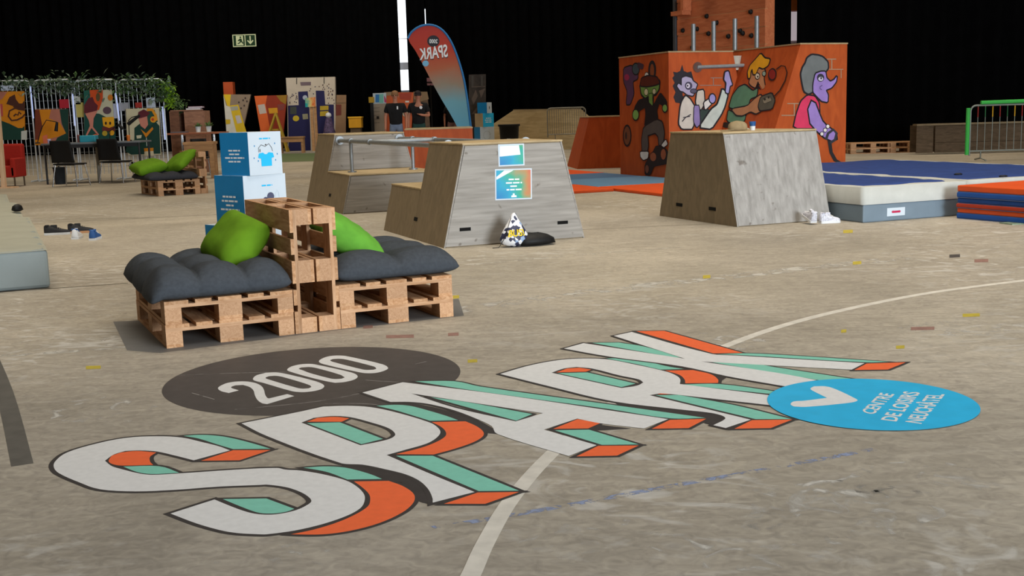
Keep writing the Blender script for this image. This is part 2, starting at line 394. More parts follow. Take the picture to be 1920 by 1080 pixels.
LET['S'] = dict(white=[[[(431.3, 845), (363.3, 863.6), (328.3, 854.7), (293.3, 847), (262, 845), (235, 846), (213.6, 852.7)] + z4((352, 680), (385, 706), (430, 720), (520, 742), (580, 748), (700, 742), (1000, 722), (1180, 715)) +
    z5((100, 685), (180, 690), (300, 710), (420, 742), (480, 775), (518, 815), (522, 850), (500, 890), (430, 930), (300, 975), (150, 1010), (0, 1030)) + z4((1100, 1035), (1000, 1030), (930, 1020), (850, 1000), (780, 978), (668, 935), (880, 867), (960, 900), (1030, 925), (1090, 938), (1160, 940), (1220, 932)) +
    z5((160, 900), (205, 880), (238, 855), (220, 828), (170, 800), (100, 778), (0, 765)) + z4((1100, 797), (900, 805), (700, 820), (500, 828), (330, 818), (230, 785), (130, 740), (105, 710), (115, 680), (170, 640), (300, 600), (450, 570), (600, 562), (720, 568), (820, 590), (900, 610))]],
  green=[z4((730, 560), (800, 555), (880, 558), (960, 570), (1060, 595), (1150, 622), (970, 624), (890, 600), (800, 572)), z4((440, 708), (610, 706), (710, 738), (580, 744), (510, 735)),
         z5((195, 675), (300, 668), (400, 672), (480, 688), (560, 712), (615, 735), (430, 738), (330, 700), (260, 685)), z4((920, 865), (1130, 862), (1265, 912), (1230, 925), (1170, 934), (1100, 932), (1030, 910))],
  orange=[z4((970, 629), (1150, 628), (1000, 678), (815, 680)), z4((370, 680), (385, 655), (430, 640), (500, 633), (600, 640), (570, 660), (570, 685), (585, 700), (430, 703), (385, 695)),
          z5((465, 748), (650, 745), (720, 770), (775, 805), (790, 835), (775, 870), (720, 915), (600, 970), (450, 1010), (300, 1030), (130, 1030), (250, 1005), (380, 965), (480, 920), (540, 880), (552, 845), (545, 815), (510, 780))],
  dark=[z5((400, 657), (500, 660), (640, 690), (740, 720), (820, 760), (870, 810), (882, 850), (875, 870), (815, 855), (800, 830), (770, 790), (720, 755), (650, 738), (560, 712), (480, 686), (400, 668)), z4((1150, 622), (1198, 620), (1150, 628))])
LET['P'] = dict(white=[[[(452.7, 794.4), (560, 773), (605.6, 763), (651, 761.4), (693.5, 763.9), (739.3, 773), (806, 793), (822, 803.6), (825.5, 812.4), (816.7, 823), (799, 832.8), (760.4, 844), (725, 853.9), (816.7, 893.3), (889.9, 923.3), (811.4, 943.3), (811, 935), (803, 918), (786, 902), (760, 890), (720, 880), (680, 872), (640.7, 869.5), (500, 818)],
    z5((185, 435), (250, 410), (340, 400), (440, 405), (560, 435), (650, 465), (685, 495), (670, 515), (620, 532), (500, 556))]],
  green=[z5((585, 345), (680, 340), (760, 345), (860, 370), (960, 400), (1020, 422), (870, 425), (790, 400), (690, 370)), z5((215, 438), (390, 433), (620, 522), (505, 550)), z5((690, 612), (885, 612), (1345, 798), (1130, 800))],
  orange=[z5((215, 430), (270, 410), (360, 404), (440, 412), (400, 430)), z5((880, 432), (1060, 428), (1120, 455), (1155, 485), (1150, 510), (1100, 540), (1000, 575), (890, 605), (690, 603), (820, 570), (900, 540), (950, 510), (955, 485), (930, 458)), z5((1125, 808), (1345, 805), (1165, 868), (945, 868))],
  dark=[z5((640, 325), (760, 330), (880, 350), (980, 375), (1100, 410), (1180, 450), (1225, 480), (1232, 495), (1175, 490), (1150, 470), (1100, 445), (1020, 425), (900, 385), (800, 355), (700, 342)), z5((1345, 797), (1410, 803), (1345, 812))])
LET['A'] = dict(white=[[[(679.5, 736.8), (755, 717.4), (897.6, 735), (1016.7, 751.7), (1139, 769.8), (1252.9, 786.7), (1207.7, 804.2), (1127.5, 794.8), (1082.3, 785.8), (1019.6, 806.5), (1118.7, 835.7), (1066.2, 856), (933.5, 815), (922, 800), (897.6, 787.8), (852, 770.2), (802.6, 757.9), (767.4, 754.4), (732.2, 754.4)],
    [(771, 738.5), (876.5, 754.4), (1018, 775.6), (967, 791), (852, 765)]]],
  green=[[(778, 715.6), (851.9, 715.6), (900, 725.4), (1142, 759), (1322.9, 784.3), (1257.3, 785.2), (1142, 767.7), (900, 734.7)], z5((875, 300), (1060, 325), (1415, 390), (1330, 425)), z6((480, 712), (700, 708), (1020, 803), (785, 806))],
  orange=[z6((1220, 645), (1455, 638), (1340, 698), (1105, 702)), z6((628, 640), (775, 665), (695, 700), (470, 703)), z6((760, 812), (1020, 810), (880, 875), (620, 880))],
  dark=[z6((860, 527), (1050, 545), (1300, 580), (1480, 600), (1560, 620), (1578, 640), (1500, 678), (1440, 665), (1465, 637), (1250, 610), (1050, 578), (900, 552)), z6((1020, 800), (1080, 805), (1020, 812))])
LET['R'] = dict(white=[[[(937.9, 702.1), (987.5, 687.5), (1028, 679), (1063.3, 674.4), (1104, 672.9), (1142, 675.2), (1191.7, 684.6), (1238, 694.8), (1261.7, 702), (1274.8, 710.8), (1274.8, 721), (1441, 741.8), (1446, 761), (1308, 745.3), (1264.6, 740.6), (1238, 738.5), (1217.9, 742), (1407.5, 788), (1360.8, 803.6), (1337.5, 798.3), (1359.4, 786.7), (1355, 780.8), (1331.7, 775), (1279, 769.2), (1150.8, 753.7), (1031, 725.4)],
    z6((460, 342), (540, 315), (620, 305), (720, 315), (900, 360), (1020, 385), (1050, 405), (1010, 425), (910, 441))]],
  green=[z6((810, 250), (900, 250), (1050, 265), (1200, 300), (1310, 318), (1160, 322), (1000, 285)), z6((500, 345), (690, 340), (1000, 412), (910, 435)), z6((1290, 418), (1540, 415), (1900, 462), (1880, 480)), [(1229.6, 742), (1273.3, 741.5), (1380, 761.2), (1484.3, 786.9), (1416.6, 786.9)]],
  orange=[z6((490, 340), (560, 315), (640, 310), (715, 322), (680, 335)), z6((1190, 328), (1370, 325), (1480, 350), (1530, 385), (1530, 408), (1320, 410), (1315, 385), (1280, 355)), z6((1140, 481), (1180, 472), (1250, 480)), [(1409.8, 788.8), (1485.6, 787.7), (1445, 803.7), (1377, 805)]],
  dark=[z6((830, 238), (950, 238), (1100, 255), (1300, 300), (1480, 330), (1550, 355), (1590, 368), (1550, 395), (1530, 370), (1480, 345), (1370, 322), (1200, 294), (1050, 262), (900, 249))])
LET['K'] = dict(white=[[[(1057.5, 654.5), (1094, 644.3), (1285, 673.8), (1150.8, 630.6), (1184.4, 623.3), (1334.6, 664.8), (1380, 667.7), (1621, 682), (1596.7, 694.3), (1380, 682.6), (1314.2, 678.8), (1460, 700.6), (1531, 713.8), (1475, 726), (1363.8, 706.5), (1279, 688), (1139, 669)]]],
  green=[z6((720, 150), (890, 148), (1060, 175), (1290, 245), (1250, 243)), [(1345, 665.5), (1395, 663.5), (1460, 666), (1667, 679.4), (1624, 680.4), (1380, 666.3)], [(1334.6, 680.2), (1425, 684.6), (1450, 689), (1602, 712), (1537, 714), (1380, 688)]],
  orange=[z6((1005, 75), (1185, 73), (1690, 215), (1500, 218)), z7((905, 305), (1175, 297), (1050, 347), (820, 350))], dark=[])
disc_c, disc_r = (-1.073, 5.940), .783
badge_c, badge_r = (1.639, 5.079), .467
lett = thing('floor_lettering', 'large white SPARK letters with mint and orange shading painted on the concrete', 'floor graphic', (0, 0, 0))
disc = thing('floor_disc', 'charcoal round floor sticker reading 2000 behind the big letters', 'floor graphic', (disc_c[0], disc_c[1], 0))
dloc = lambda poly: [(x - disc_c[0], y - disc_c[1]) for x, y in poly]
flat('disc', [[ell(0, 0, disc_r, disc_r, 96)]], M_dark, disc, I4, .0007)
digits = [[za((760, 565), (800, 530), (900, 495), (1050, 482), (1180, 495), (1270, 530), (1310, 580), (1325, 640), (1350, 680), (1370, 688), (1590, 635), (1675, 658), (1350, 755), (1290, 745), (1230, 700), (1200, 640), (1185, 590), (1140, 550), (1060, 525), (970, 530), (925, 545), (920, 560), (1010, 590), (890, 622), (800, 600))],
    [[(474.4, 710.3), (481, 704), (498, 699.3), (516.6, 698.6), (535, 701), (590, 714.5), (604, 720), (608, 724.4), (604, 729), (595.6, 732), (580, 734.8), (565, 735.6), (547.8, 733.8), (493, 718), (477.5, 714)], za((1330, 440), (1370, 420), (1450, 415), (1540, 430), (1840, 520), (1880, 548), (1850, 565), (1770, 570), (1690, 555), (1370, 460))],
    [[(538.4, 693.9), (546, 687.7), (563.4, 683.4), (582, 682.5), (595.6, 684.5), (660, 699), (670.6, 705.6), (664.4, 711.9), (645.6, 716.6), (628.4, 718.1), (611.3, 715), (580, 707.5), (546.3, 697.8)], [(560.3, 691.6), (565, 689.2), (580.6, 688.4), (596, 691), (638, 703), (646.4, 708), (641, 710.3), (628.4, 711), (617.5, 709.5), (580, 699.4), (568, 694.7)]],
    [zb((115, 245), (150, 210), (240, 180), (350, 172), (450, 180), (880, 278), (945, 320), (920, 345), (830, 375), (720, 385), (610, 375), (170, 275)), zb((250, 230), (280, 215), (350, 210), (440, 220), (770, 303), (803, 330), (770, 342), (690, 345), (620, 335), (290, 250))]]
for dg in digits: flat('digit', [[dloc(curve_poly(gl(lp), 4, 50)) for lp in dg]], M_white, disc, I4, .0009)
ow = .019
for k_, pts in enumerate([[(330, 704), (430, 700), (560, 697)], [(360, 737), (402, 749)], [(440, 768), (600, 752), (720, 728)], [(640, 708), (700, 714), (770, 718)], [(745, 690), (800, 678)], [(610, 757), (680, 757), (740, 763)]]):
    flat('scratch', [[stroke(dloc(cat_rom(gl(pts), 4)), .006)]], worn('worn_scratch', '#8d8884', .40) if k_ == 0 else bpy.data.materials['worn_scratch'], disc, I4, .00085)
for i, ch in enumerate('SPARK'):
    d = LET[ch]; h = .0010 + i * .0005
    wl = [[curve_poly(gl(lp)) for lp in lps] for lps in d['white']]
    face = flat('letter', wl, M_white, lett, I4, h + .0003)
    outl = []
    for lps in wl: outl.append([offset_poly(lps[0], ow)] + [offset_poly(q, -ow) for q in lps[1:]])
    for k in ('green', 'orange'):
        for p in d[k]: outl.append([offset_poly(curve_poly(gl(p)), ow * .9)])
    for p in d['dark']: outl.append([curve_poly(gl(p))])
    flat('outline', outl, M_out, face, I4, h)
    for p in d['green']: flat('mint_shading', [[curve_poly(gl(p))]], M_green, face, I4, h + .0002)
    for p in d['orange']: flat('orange_shading', [[curve_poly(gl(p))]], M_orange, face, I4, h + .0002)
badge = thing('floor_badge', 'round sky-blue floor sticker with white tick overlapping the painted letters', 'floor graphic', (badge_c[0], badge_c[1], 0))
bl_ = lambda poly: [(x - badge_c[0], y - badge_c[1]) for x, y in poly]
flat('disc', [[ell(0, 0, badge_r, badge_r, 96)]], M_blue, badge, I4, .0040)
flat('tick', [[bl_(curve_poly(gl(z7((515, 480), (540, 465), (620, 465), (690, 485), (830, 552), (840, 565), (780, 580), (480, 608), (400, 605), (378, 590), (400, 570), (470, 565), (630, 545), (530, 495))), 4, 60))]], M_white, badge, I4, .0044)
def bq(p): q = ground(*p); return Vector((q.x - badge_c[0], q.y - badge_c[1], .0044))
for txt, BL, BR, TL, TR in [('CENTRE', (1637.3, 779.3), (1676.6, 740.8), (1613.5, 773.3), (1650, 737.8)), ('DE LOISIRS', (1679.7, 792), (1724.9, 737.5), (1650, 788.4), (1694.2, 735.1)), ('NEUCHÂTEL', (1726.7, 796.5), (1770.6, 741.1), (1696, 792.3), (1738.5, 739.6))]:
    text_quad('lettering', txt, bq(BL), bq(BR), bq(TL), bq(TR), M_white, badge)

# ------------------------------------------------------------------ curtains, windows
M_curt = pm('black_drape', '#060607', .95, .3, 3, spec=.05)
def curtain(label, x0, x1, Y0, Y1, ztop=16, zbot=.02, fold=.55, seed=0):
    n = max(6, int(abs(x1 - x0) / fold * 6)); vs = []; fs = []; rnd = random.Random(seed)
    ph = [rnd.uniform(0, 6) for _ in range(4)]
    for i in range(n + 1):
        t = i / n; x = x0 + (x1 - x0) * t; s = abs(x1 - x0) * t
        dy = .10 * math.sin(s / fold * 2 * math.pi + ph[0] + .8 * math.sin(s * .7 + ph[1])) + .05 * math.sin(s * 1.9 + ph[2])
        for z in (zbot, ztop): vs.append((x, Y0 + (Y1 - Y0) * t + dy, z))
    for i in range(n): fs.append((2 * i, 2 * i + 2, 2 * i + 3, 2 * i + 1))
    me = bpy.data.meshes.new('curtain'); me.from_pydata(vs, [], fs); me.update(); me.shade_smooth()
    o = obj('curtain', me, M_curt); so = o.modifiers.new('cloth', 'SOLIDIFY'); so.thickness = .02
    return tag(o, label, 'curtain', 'black drapes round the hall')
YB = 54.0
sl0, sl1 = at(748.5, 90, YB).x, at(764.5, 90, YB).x
t0, t1 = at(796.2, 40, YB).x, at(798.2, 40, YB).x
curtain('wide black drape left of the tall bright window gap, behind the exhibition boards', -40, sl0, YB, YB, seed=1)
curtain('narrow black drape between the tall bright gap and the feather flag', sl1, t0, YB, YB, seed=2)
curtain('wide black drape right of the feather flag, behind the timber ramp', t1, 16, YB, YB, seed=3)
curtain('black backing drape behind the bright window gaps', -40, 18, 56.4, 56.4, seed=8)
YR = 33.0
r0, r1 = at(1484, 40, YR).x, at(1497, 40, YR).x
curtain('black drape beside the orange plank tower, left of the thin pale gap', at(1435, 40, YR).x, r0, YR, YR + .2, seed=4)
curtain('black drape right of the thin pale gap, behind the low pallets', r1, 26, YR + .2, YR + 2.5, seed=5)
# daylight window behind the gap
def window(n, px0, px1, Y, z0, z1, hexc, emit, bars, glass='glass_%d'):
    x0, x1 = at(px0, 90, Y).x - .6, at(px1, 90, Y).x + .6
    w_ = quick('window_%d' % n, x0, x1, Y + .06, Y + .14, z0 - .3, z1, pm('window_metal', '#7b7d80', .6, .1, 4)); w_['kind'] = 'structure'
    zs = [z0] + [q for b in bars for q in b] + [z1 - .05]
    for i in range(0, len(zs), 2):
        quick('pane', x0 + .03, x1 - .03, Y, Y + .05, zs[i], zs[i + 1], pm('daylit_pane_%d' % n, hexc, .3, .01, 1, emit=emit), w_)
    for b in bars: quick('crossbar', x0, x1, Y - .02, Y + .05, b[0], b[1], pm('glowing_crossbar', '#9a9ba0', .5, .02, 1, emit=.45), w_)  # bars given a low glow in place of daylight from behind
    return w_
zz = lambda px, py, Y: at(px, py, Y).z
window(1, 745, 768, 55.2, zz(758, 169, 55.2), 9.5, '#eef4fb', 2.2, [(zz(756, 131, 55.2), zz(756, 117, 55.2)), (zz(754, 73.6, 55.2), zz(754, 72.2, 55.2))])
window(2, 796, 798, 55.2, zz(797, 62, 55.2), zz(797, 15, 55.2), '#eef4fb', 1.6, [])
wl_ = quick('window_3', r0 - .5, r1 + .5, YR + 1.5, YR + 1.6, zz(1490, 76, YR + 1.5) - .2, 9, pm('plaster_pale', '#b7a7ab', .7, .06, 3)); wl_['kind'] = 'structure'
quick('pane', r0 - .4, r1 + .4, YR + 1.44, YR + 1.5, zz(1490, 76, YR + 1.44), zz(1490, 22, YR + 1.44), pm('daylit_pane_3', '#c6b9c0', .4, .02, 1, emit=.55), wl_)
quick('blind', r0 - .4, r1 + .4, YR + 1.40, YR + 1.49, zz(1490, 20, YR + 1.4), 8.5, pm('orange_blind', '#a85a20', .7, .1, 3), wl_)
# exit sign
ex = at(458, 76, 53.79); ew, eh = 1.08, .56
es = thing('exit_sign', 'green and pale exit sign with running figure and down arrow on the black drape', 'sign', (ex.x, ex.y, ex.z - eh / 2))
M_exw = pm('exit_pale', '#d5dcae', .6, .03, 5, emit=.10); M_exg = pm('exit_green', '#173c1c', .6, .05, 5)
quick('panel', -ew / 2, ew / 2, 0, .06, 0, eh, M_exw, es)
PV = Matrix(((1, 0, 0, 0), (0, 0, -1, 0), (0, 1, 0, 0), (0, 0, 0, 1)))   # 2-D x,y -> x,z facing -Y
flat('field', [[[(-.50, .04), (.02, .04), (.02, .52), (-.50, .52)]], [[(.06, .04), (.50, .04), (.50, .52), (.06, .52)]]], M_exg, es, PV, .004)
flat('door_mark', [[[(-.38, .07), (-.05, .07), (-.05, .50), (-.38, .50)]]], M_exw, es, PV, .008)
flat('running_figure', [[ell(-.17, .43, .04, .04)], [[(-.20, .38), (-.12, .37), (-.10, .26), (-.04, .16), (-.08, .13), (-.15, .22), (-.20, .16), (-.30, .12), (-.32, .16), (-.22, .20), (-.21, .28), (-.28, .25), (-.30, .29), (-.24, .34)]]], M_exg, es, PV, .012)
flat('arrow', [[[(.25, .48), (.31, .48), (.31, .22), (.39, .30), (.43, .26), (.28, .10), (.13, .26), (.17, .30), (.25, .22)]]], M_exw, es, PV, .008)

# ------------------------------------------------------------------ pallets
def pallet_proto():
    t = thing('wooden_pallet', '', 'pallet')
    ms = {}
    def bd(nm, key, sx, sy, sz, x, y, z, mt):
        if key not in ms:
            ms[key] = MB().box(0, sx, 0, sy, 0, sz).mesh(nm); ms[key].materials.append(mt)
        o = bpy.data.objects.new(nm, ms[key]); COL.objects.link(o); o.parent = t; o.location = (x, y, z)
    M_len = wood('pallet_deck', '#a37650', '#c79e78', (14, 2, 14), 2.2, .75, .20)
    g = .04125; x = 0
    for wd in (.145, .1, .145, .1, .145):
        bd('deck_board', 'd%g' % wd, wd, 1.2, .022, x, 0, .122, M_len); x += wd + g
    for y in (0, .5275, 1.055): bd('stringer_board', 's', .8, .145, .022, 0, y, .100, M_pal)
    for y in (0, .5275, 1.055):
        for x, wd in ((0, .1), (.3275, .145), (.7, .1)):
            bd('block', 'b%g' % wd, wd, .145, .078, x, y, .022, M_palb)
    for x, wd in ((0, .1), (.3275, .145), (.7, .1)): bd('bottom_board', 'u%g' % wd, wd, 1.2, .022, x, 0, 0, M_len)
    return t
PP = pallet_proto(); used = [False]
def pallet(label, M, group):
    o = PP if not used[0] else copy_tree(PP); used[0] = True
    o['label'] = label; o['group'] = group; o.matrix_world = M; return o
def frame(o, th):  # columns u,w,z
    M = Matrix.Rotation(th, 4, 'Z'); M.translation = o; return M
def seat_frame(o, th): return frame(Vector(o), th)
TH = .4545
S0 = seat_frame((-2.126, 6.826, 0), TH)
T = Matrix.Translation
gp = 'pallets of the near double seat'
pallet('bottom pallet of the near seat\'s left half, directly on the floor', S0, gp)
pallet('upper pallet of the near seat\'s left half, under the tufted charcoal cushion', S0 @ T((0.004, .006, .144)), gp)
pallet('bottom pallet of the near seat\'s right half, directly on the floor', S0 @ T((1.114, 0, 0)), gp)
pallet('upper pallet of the near seat\'s right half, under the flatter grey cushion', S0 @ T((1.112, .004, .144)), gp)
UPL = Matrix(((0, 0, -1, 0), (0, 1, 0, 0), (1, 0, 0, 0), (0, 0, 0, 1)))       # X->up, Y->w, Z->-u
UPR = Matrix(((0, 0, 1, 0), (0, -1, 0, 0), (1, 0, 0, 0), (0, 0, 0, 1)))       # X->up, Y->-w, Z->u
pallet('pallet stood on edge as left backrest, boards facing the tufted cushion', S0 @ T((.952, 0, 0)) @ UPL, gp)
pallet('pallet stood on edge as right backrest, boards facing the flatter cushion', S0 @ T((.966, 1.2, 0)) @ UPR, gp)
F0 = seat_frame((-6.60, 21.4, 0), .566)
gf = 'pallets of the far seat'
pallet('bottom pallet of the far seat near the meeting table', F0, gf)
pallet('upper pallet of the far seat, carrying the dark flat cushion', F0 @ T((0, 0, .144)), gf)
pallet('pallet stood on edge behind the far seat\'s green pillows', F0 @ T((.806, 1.2, 0)) @ UPR, gf)

def cushion(name, label, M, sx, sy, t, nx, ny, mat, group, dip=.6, seed=0, droop=0):
    """tufted seat pad: plump cells between stitched grooves, boxy rounded rim"""
    NX, NY = 60, 72; vs = []; fs = []
    def prof(a): return max(0.0, 1 - abs(2 * a - 1) ** 9) ** .5
    for side in (1, -1):
        for j in range(NY + 1):
            for i in range(NX + 1):
                a, b = .5 - .5 * math.cos(math.pi * i / NX) if False else i / NX, j / NY
                wa = a + .012 * mnoise.noise(Vector((b * 3, seed, 1))); wb = b + .012 * mnoise.noise(Vector((a * 3, seed, 4)))
                e = prof(a) * prof(b)
                ca, cb = abs(math.sin(math.pi * nx * wa)), abs(math.sin(math.pi * ny * wb))
                puff = ca ** .5 * cb ** .5
                tuft = 0
                for k in range(1, nx):
                    for l in range(1, ny):
                        dd = ((wa - k / nx) * sx) ** 2 + ((wb - l / ny) * sy) ** 2; tuft += math.exp(-dd / .0030)
                n1 = mnoise.noise(Vector((a * 6 + seed, b * 6, side))) * .06
                crease = .035 * mnoise.noise(Vector((a * 34 + seed, b * 9, 3))) * (1 - min(ca, cb)) + .02 * mnoise.noise(Vector((a * 14, b * 30, seed)))
                if side > 0: h = t * .72 * e * (.55 + .50 * puff) * (1 - dip * min(1, tuft)) * (1 + n1 + crease)
                else: h = -t * .28 * e
                sc1 = .020 * cb ** .6 - .006; sc2 = .020 * ca ** .6 - .006
                x = (a - .5) * (sx + 2 * sc1 * abs(2 * a - 1) ** 3) + sx / 2; y = (b - .5) * (sy + 2 * sc2 * abs(2 * b - 1) ** 3) + sy / 2
                dz = droop * max(0, 1 - a / .10) ** 1.5 * .0 + droop * max(0, (.09 - a) / .09) * max(0, 1 - b * 1.2)
                vs.append((x, y, t * .28 + h - dz))
    n = (NX + 1) * (NY + 1)
    for s in (0, 1):
        for j in range(NY):
            for i in range(NX):
                q = s * n + j * (NX + 1) + i; f = (q, q + 1, q + NX + 2, q + NX + 1); fs.append(f if s == 0 else f[::-1])
    me = bpy.data.meshes.new(name); me.from_pydata(vs, [], fs); me.update()
    bm = bmesh.new(); bm.from_mesh(me); bmesh.ops.remove_doubles(bm, verts=bm.verts, dist=.0004); bm.to_mesh(me); bm.free(); me.shade_smooth()
    o = obj(name, me, mat); o.matrix_world = M; return tag(o, label, 'cushion', group)
gc = 'seat cushions on the pallet seats'
cushion('seat_cushion', 'plump tufted charcoal cushion on the left half of the near pallet seat', S0 @ T((-.075, -.045, .286)), .87, 1.22, .205, 3, 3, M_cush, gc, .5, 1, .05)
cushion('seat_cushion', 'flatter slate-grey cushion on the right half of the near pallet seat', S0 @ T((1.118, .02, .286)), .87, 1.17, .190, 2, 3, M_cush, gc, .35, 5)
cushion('seat_cushion', 'dark flat cushion on the far pallet seat', F0 @ T((-.16, -.04, .286)), .94, 1.3, .16, 3, 3, pm('dark_canvas', '#33343a', .9, .1, 30, spec=.1), gc, .4, 9)

def pillow(label, M, sx, sy, t, mat, seed=0):
    N = 26; vs = []; fs = []
    for s in (1, -1):
        for j in range(N + 1):
            for i in range(N + 1):
                a, b = 2 * i / N - 1, 2 * j / N - 1
                e = max(0, (1 - abs(a) ** 3.6)) ** .5 * max(0, (1 - abs(b) ** 3.6)) ** .5
                pin = 1 - .05 * (1 - b * b) * abs(a) ** 3 - .07 * (a * a * b * b) ** 2; pin2 = 1 - .05 * (1 - a * a) * abs(b) ** 3 - .07 * (a * a * b * b) ** 2
                wr = 1 + .10 * mnoise.noise(Vector((a * 1.6 + seed, b * 2.2, s * 3))) + .05 * mnoise.noise(Vector((a * 3 + seed, b * 11 + a * 4, s * 3))) * (.4 + abs(a))
                vs.append((a * sx / 2 * pin, b * sy / 2 * pin2, s * t / 2 * e * wr))
    n = (N + 1) ** 2
    for s in (0, 1):
        for j in range(N):
            for i in range(N):
                q = s * n + j * (N + 1) + i; f = (q, q + 1, q + N + 2, q + N + 1); fs.append(f if s == 0 else f[::-1])
    me = bpy.data.meshes.new('pillow'); me.from_pydata(vs, [], fs); me.update()
    bm = bmesh.new(); bm.from_mesh(me); bmesh.ops.remove_doubles(bm, verts=bm.verts, dist=.0006); bm.to_mesh(me); bm.free(); me.shade_smooth()
    o = obj('pillow', me, mat); o.matrix_world = M; return tag(o, label, 'pillow', 'green pillows on the pallet seats')
RX = lambda a: Matrix.Rotation(R(a), 4, 'X'); RY = lambda a: Matrix.Rotation(R(a), 4, 'Y'); RZ = lambda a: Matrix.Rotation(R(a), 4, 'Z')
pillow('lime green pillow leaning back on the left pallet backrest beside the tufted cushion', S0 @ T((.60, .66, .560)) @ RY(-48) @ RX(10), .42, .60, .24, M_limeo, 1)
pillow('bright green pillow slumped on the flatter grey cushion, right of the backrest', S0 @ T((1.37, .62, .535)) @ RY(36) @ RX(8), .56, .62, .23, M_lime, 4)
pillow('green pillow lying flat at the left end of the far seat', F0 @ T((.05, .75, .53)) @ RY(-12) @ RX(6), .60, .80, .24, M_limeo, 2)
pillow('green pillow propped upright against the far seat\'s backrest', F0 @ T((.55, .45, .60)) @ RY(-40) @ RZ(20), .55, .80, .22, M_limeo, 6)

# ------------------------------------------------------------------ cardboard cube totems
def cube(label, M, s, left, front, group):
    t = thing('cardboard_cube', label, 'box', group=group); t.matrix_world = M
    quick('body', 0, s, 0, s, 0, s, M_cardwhite, t)
    FR = Matrix(((1, 0, 0, 0), (0, 0, -1, 0), (0, 1, 0, 0), (0, 0, 0, 1)))       # front (-y)
    LF = Matrix(((0, 0, -1, 0), (-1, 0, 0, s), (0, 1, 0, 0), (0, 0, 0, 1)))      # left (-x), 2-D x runs from back to front
    full = [[(0, 0), (s, 0), (s, s), (0, s)]]
    if left: flat('printed_side', [full], left, t, LF, .001)
    if front not in (None, 'shirt', 'blob', 'heart'): flat('printed_side', [full], front, t, FR, .001)
    return t, FR, LF
def stack(Y, specs, group):
    z = 0; out = []
    for s, px_, rz, label, left, front in specs:      # px_: image column of the cube's nearest edge
        q = at(px_, 300, Y); M = T((q.x, Y, z)) @ RZ(rz)
        out.append((s,) + cube(label, M, s, left, front, group)); z += s
    return out
gb = 'printed cube totem behind the near seat'
near = stack(9.2, [(.510, 441, 47, 'bottom blue and white cardboard cube of the stack behind the near seat', M_cardblue, None),
    (.415, 453, 47, 'middle cardboard cube with dark round blobs printed on its white side', M_cardblue, None),
    (.348, 467, 53, 'top cardboard cube printed with a cyan T-shirt on its white side', M_cardblue, None)], gb)
for (s, t, FR, LF), sd in zip(near, (3, 4, 5)):
    flat('small_print', word_bars([.62, .72, .35, .85] if sd == 4 else [.55, .5, .9, .6], s * .12, s * .88, s * (.60 if sd > 3 else .55), s * .085, sd), M_print, t, LF, .002)
s, t, FR, LF = near[2]
flat('heading', word_bars([.55], s * .2, s * .8, s * .86, s * .075, 8), M_teal, t, FR, .002)
sh = [(.30, .50), (.42, .52), (.48, .48), (.54, .48), (.60, .52), (.73, .50), (.76, .40), (.68, .38), (.68, .20), (.36, .20), (.36, .38), (.27, .40)]
flat('shirt_print', [[[(x * s, y * s) for x, y in sh]]], M_teal, t, FR, .002)
flat('outline_print', [[stroke([(x * s, y * s) for x, y in [(.30, .53), (.30, .63), (.38, .70), (.5, .66), (.62, .72), (.70, .62), (.72, .54)]], .005)], [ell(.52 * s, .70 * s, .025 * s, .015 * s)], [ell(.34 * s, .57 * s, .012 * s, .04 * s)]], M_dark, t, FR, .002)
flat('dot_print', [[ell(x * s, y * s, .014 * s, .02 * s)] for x, y in ((.18, .68), (.80, .72), (.27, .33), (.86, .47), (.15, .40), (.80, .33))], M_cardblue, t, FR, .002)
s, t, FR, LF = near[1]
flat('heading', word_bars([.42], s * .25, s * .85, s * .80, s * .07, 9), M_teal, t, FR, .002)
flat('blob_print', [[ell(.62 * s, .56 * s, .085 * s, .085 * s)], [ell(.50 * s, .50 * s, .06 * s, .06 * s)], [ell(.42 * s, .42 * s, .05 * s, .05 * s)], [ell(.36 * s, .33 * s, .05 * s, .06 * s)]], pm('print_slate', '#4d5068', .6, .05, 5), t, FR, .002)
flat('outline_print', [[stroke([(x * s, y * s) for x, y in [(.74, .40), (.73, .6), (.78, .68), (.82, .62), (.82, .45), (.78, .35)]], .004)]], pm('print_line', '#b9c6d2', .6, .05, 5), t, FR, .002)

gb2 = 'printed cube totem by the feather flag'
far = stack(36.0, [(.46, 901, 30, 'lowest cube of the far stack, hidden behind the poster box', M_cardblue, None),
    (.485, 902, 24, 'white and blue cube of the far stack, beside the black tub', M_cardblue, None),
    (.425, 908, 38, 'middle tan and bright cyan cube of the far stack', pm('box_tan', '#b09a78', .6, .05, 5), M_teal),
    (.335, 916, 64, 'top blue and white cube of the far stack, right of the feather flag', M_cardblue, None)], gb2)
flat('ring_print', [[stroke([(.23 + .12 * math.cos(a * .35), .22 + .13 * math.sin(a * .35)) for a in range(18)], .012)]], pm('print_line2', '#a9b3bb', .6, .05, 5), far[1][1], far[1][2], .002)
flat('small_print', word_bars([.6, .8, .7], .05, .38, .28, .06, 4), M_print, far[2][1], far[2][2], .002)
flat('dot_print', [[ell(.17, .17, .03, .05)]], M_dark, far[3][1], far[3][2], .003)

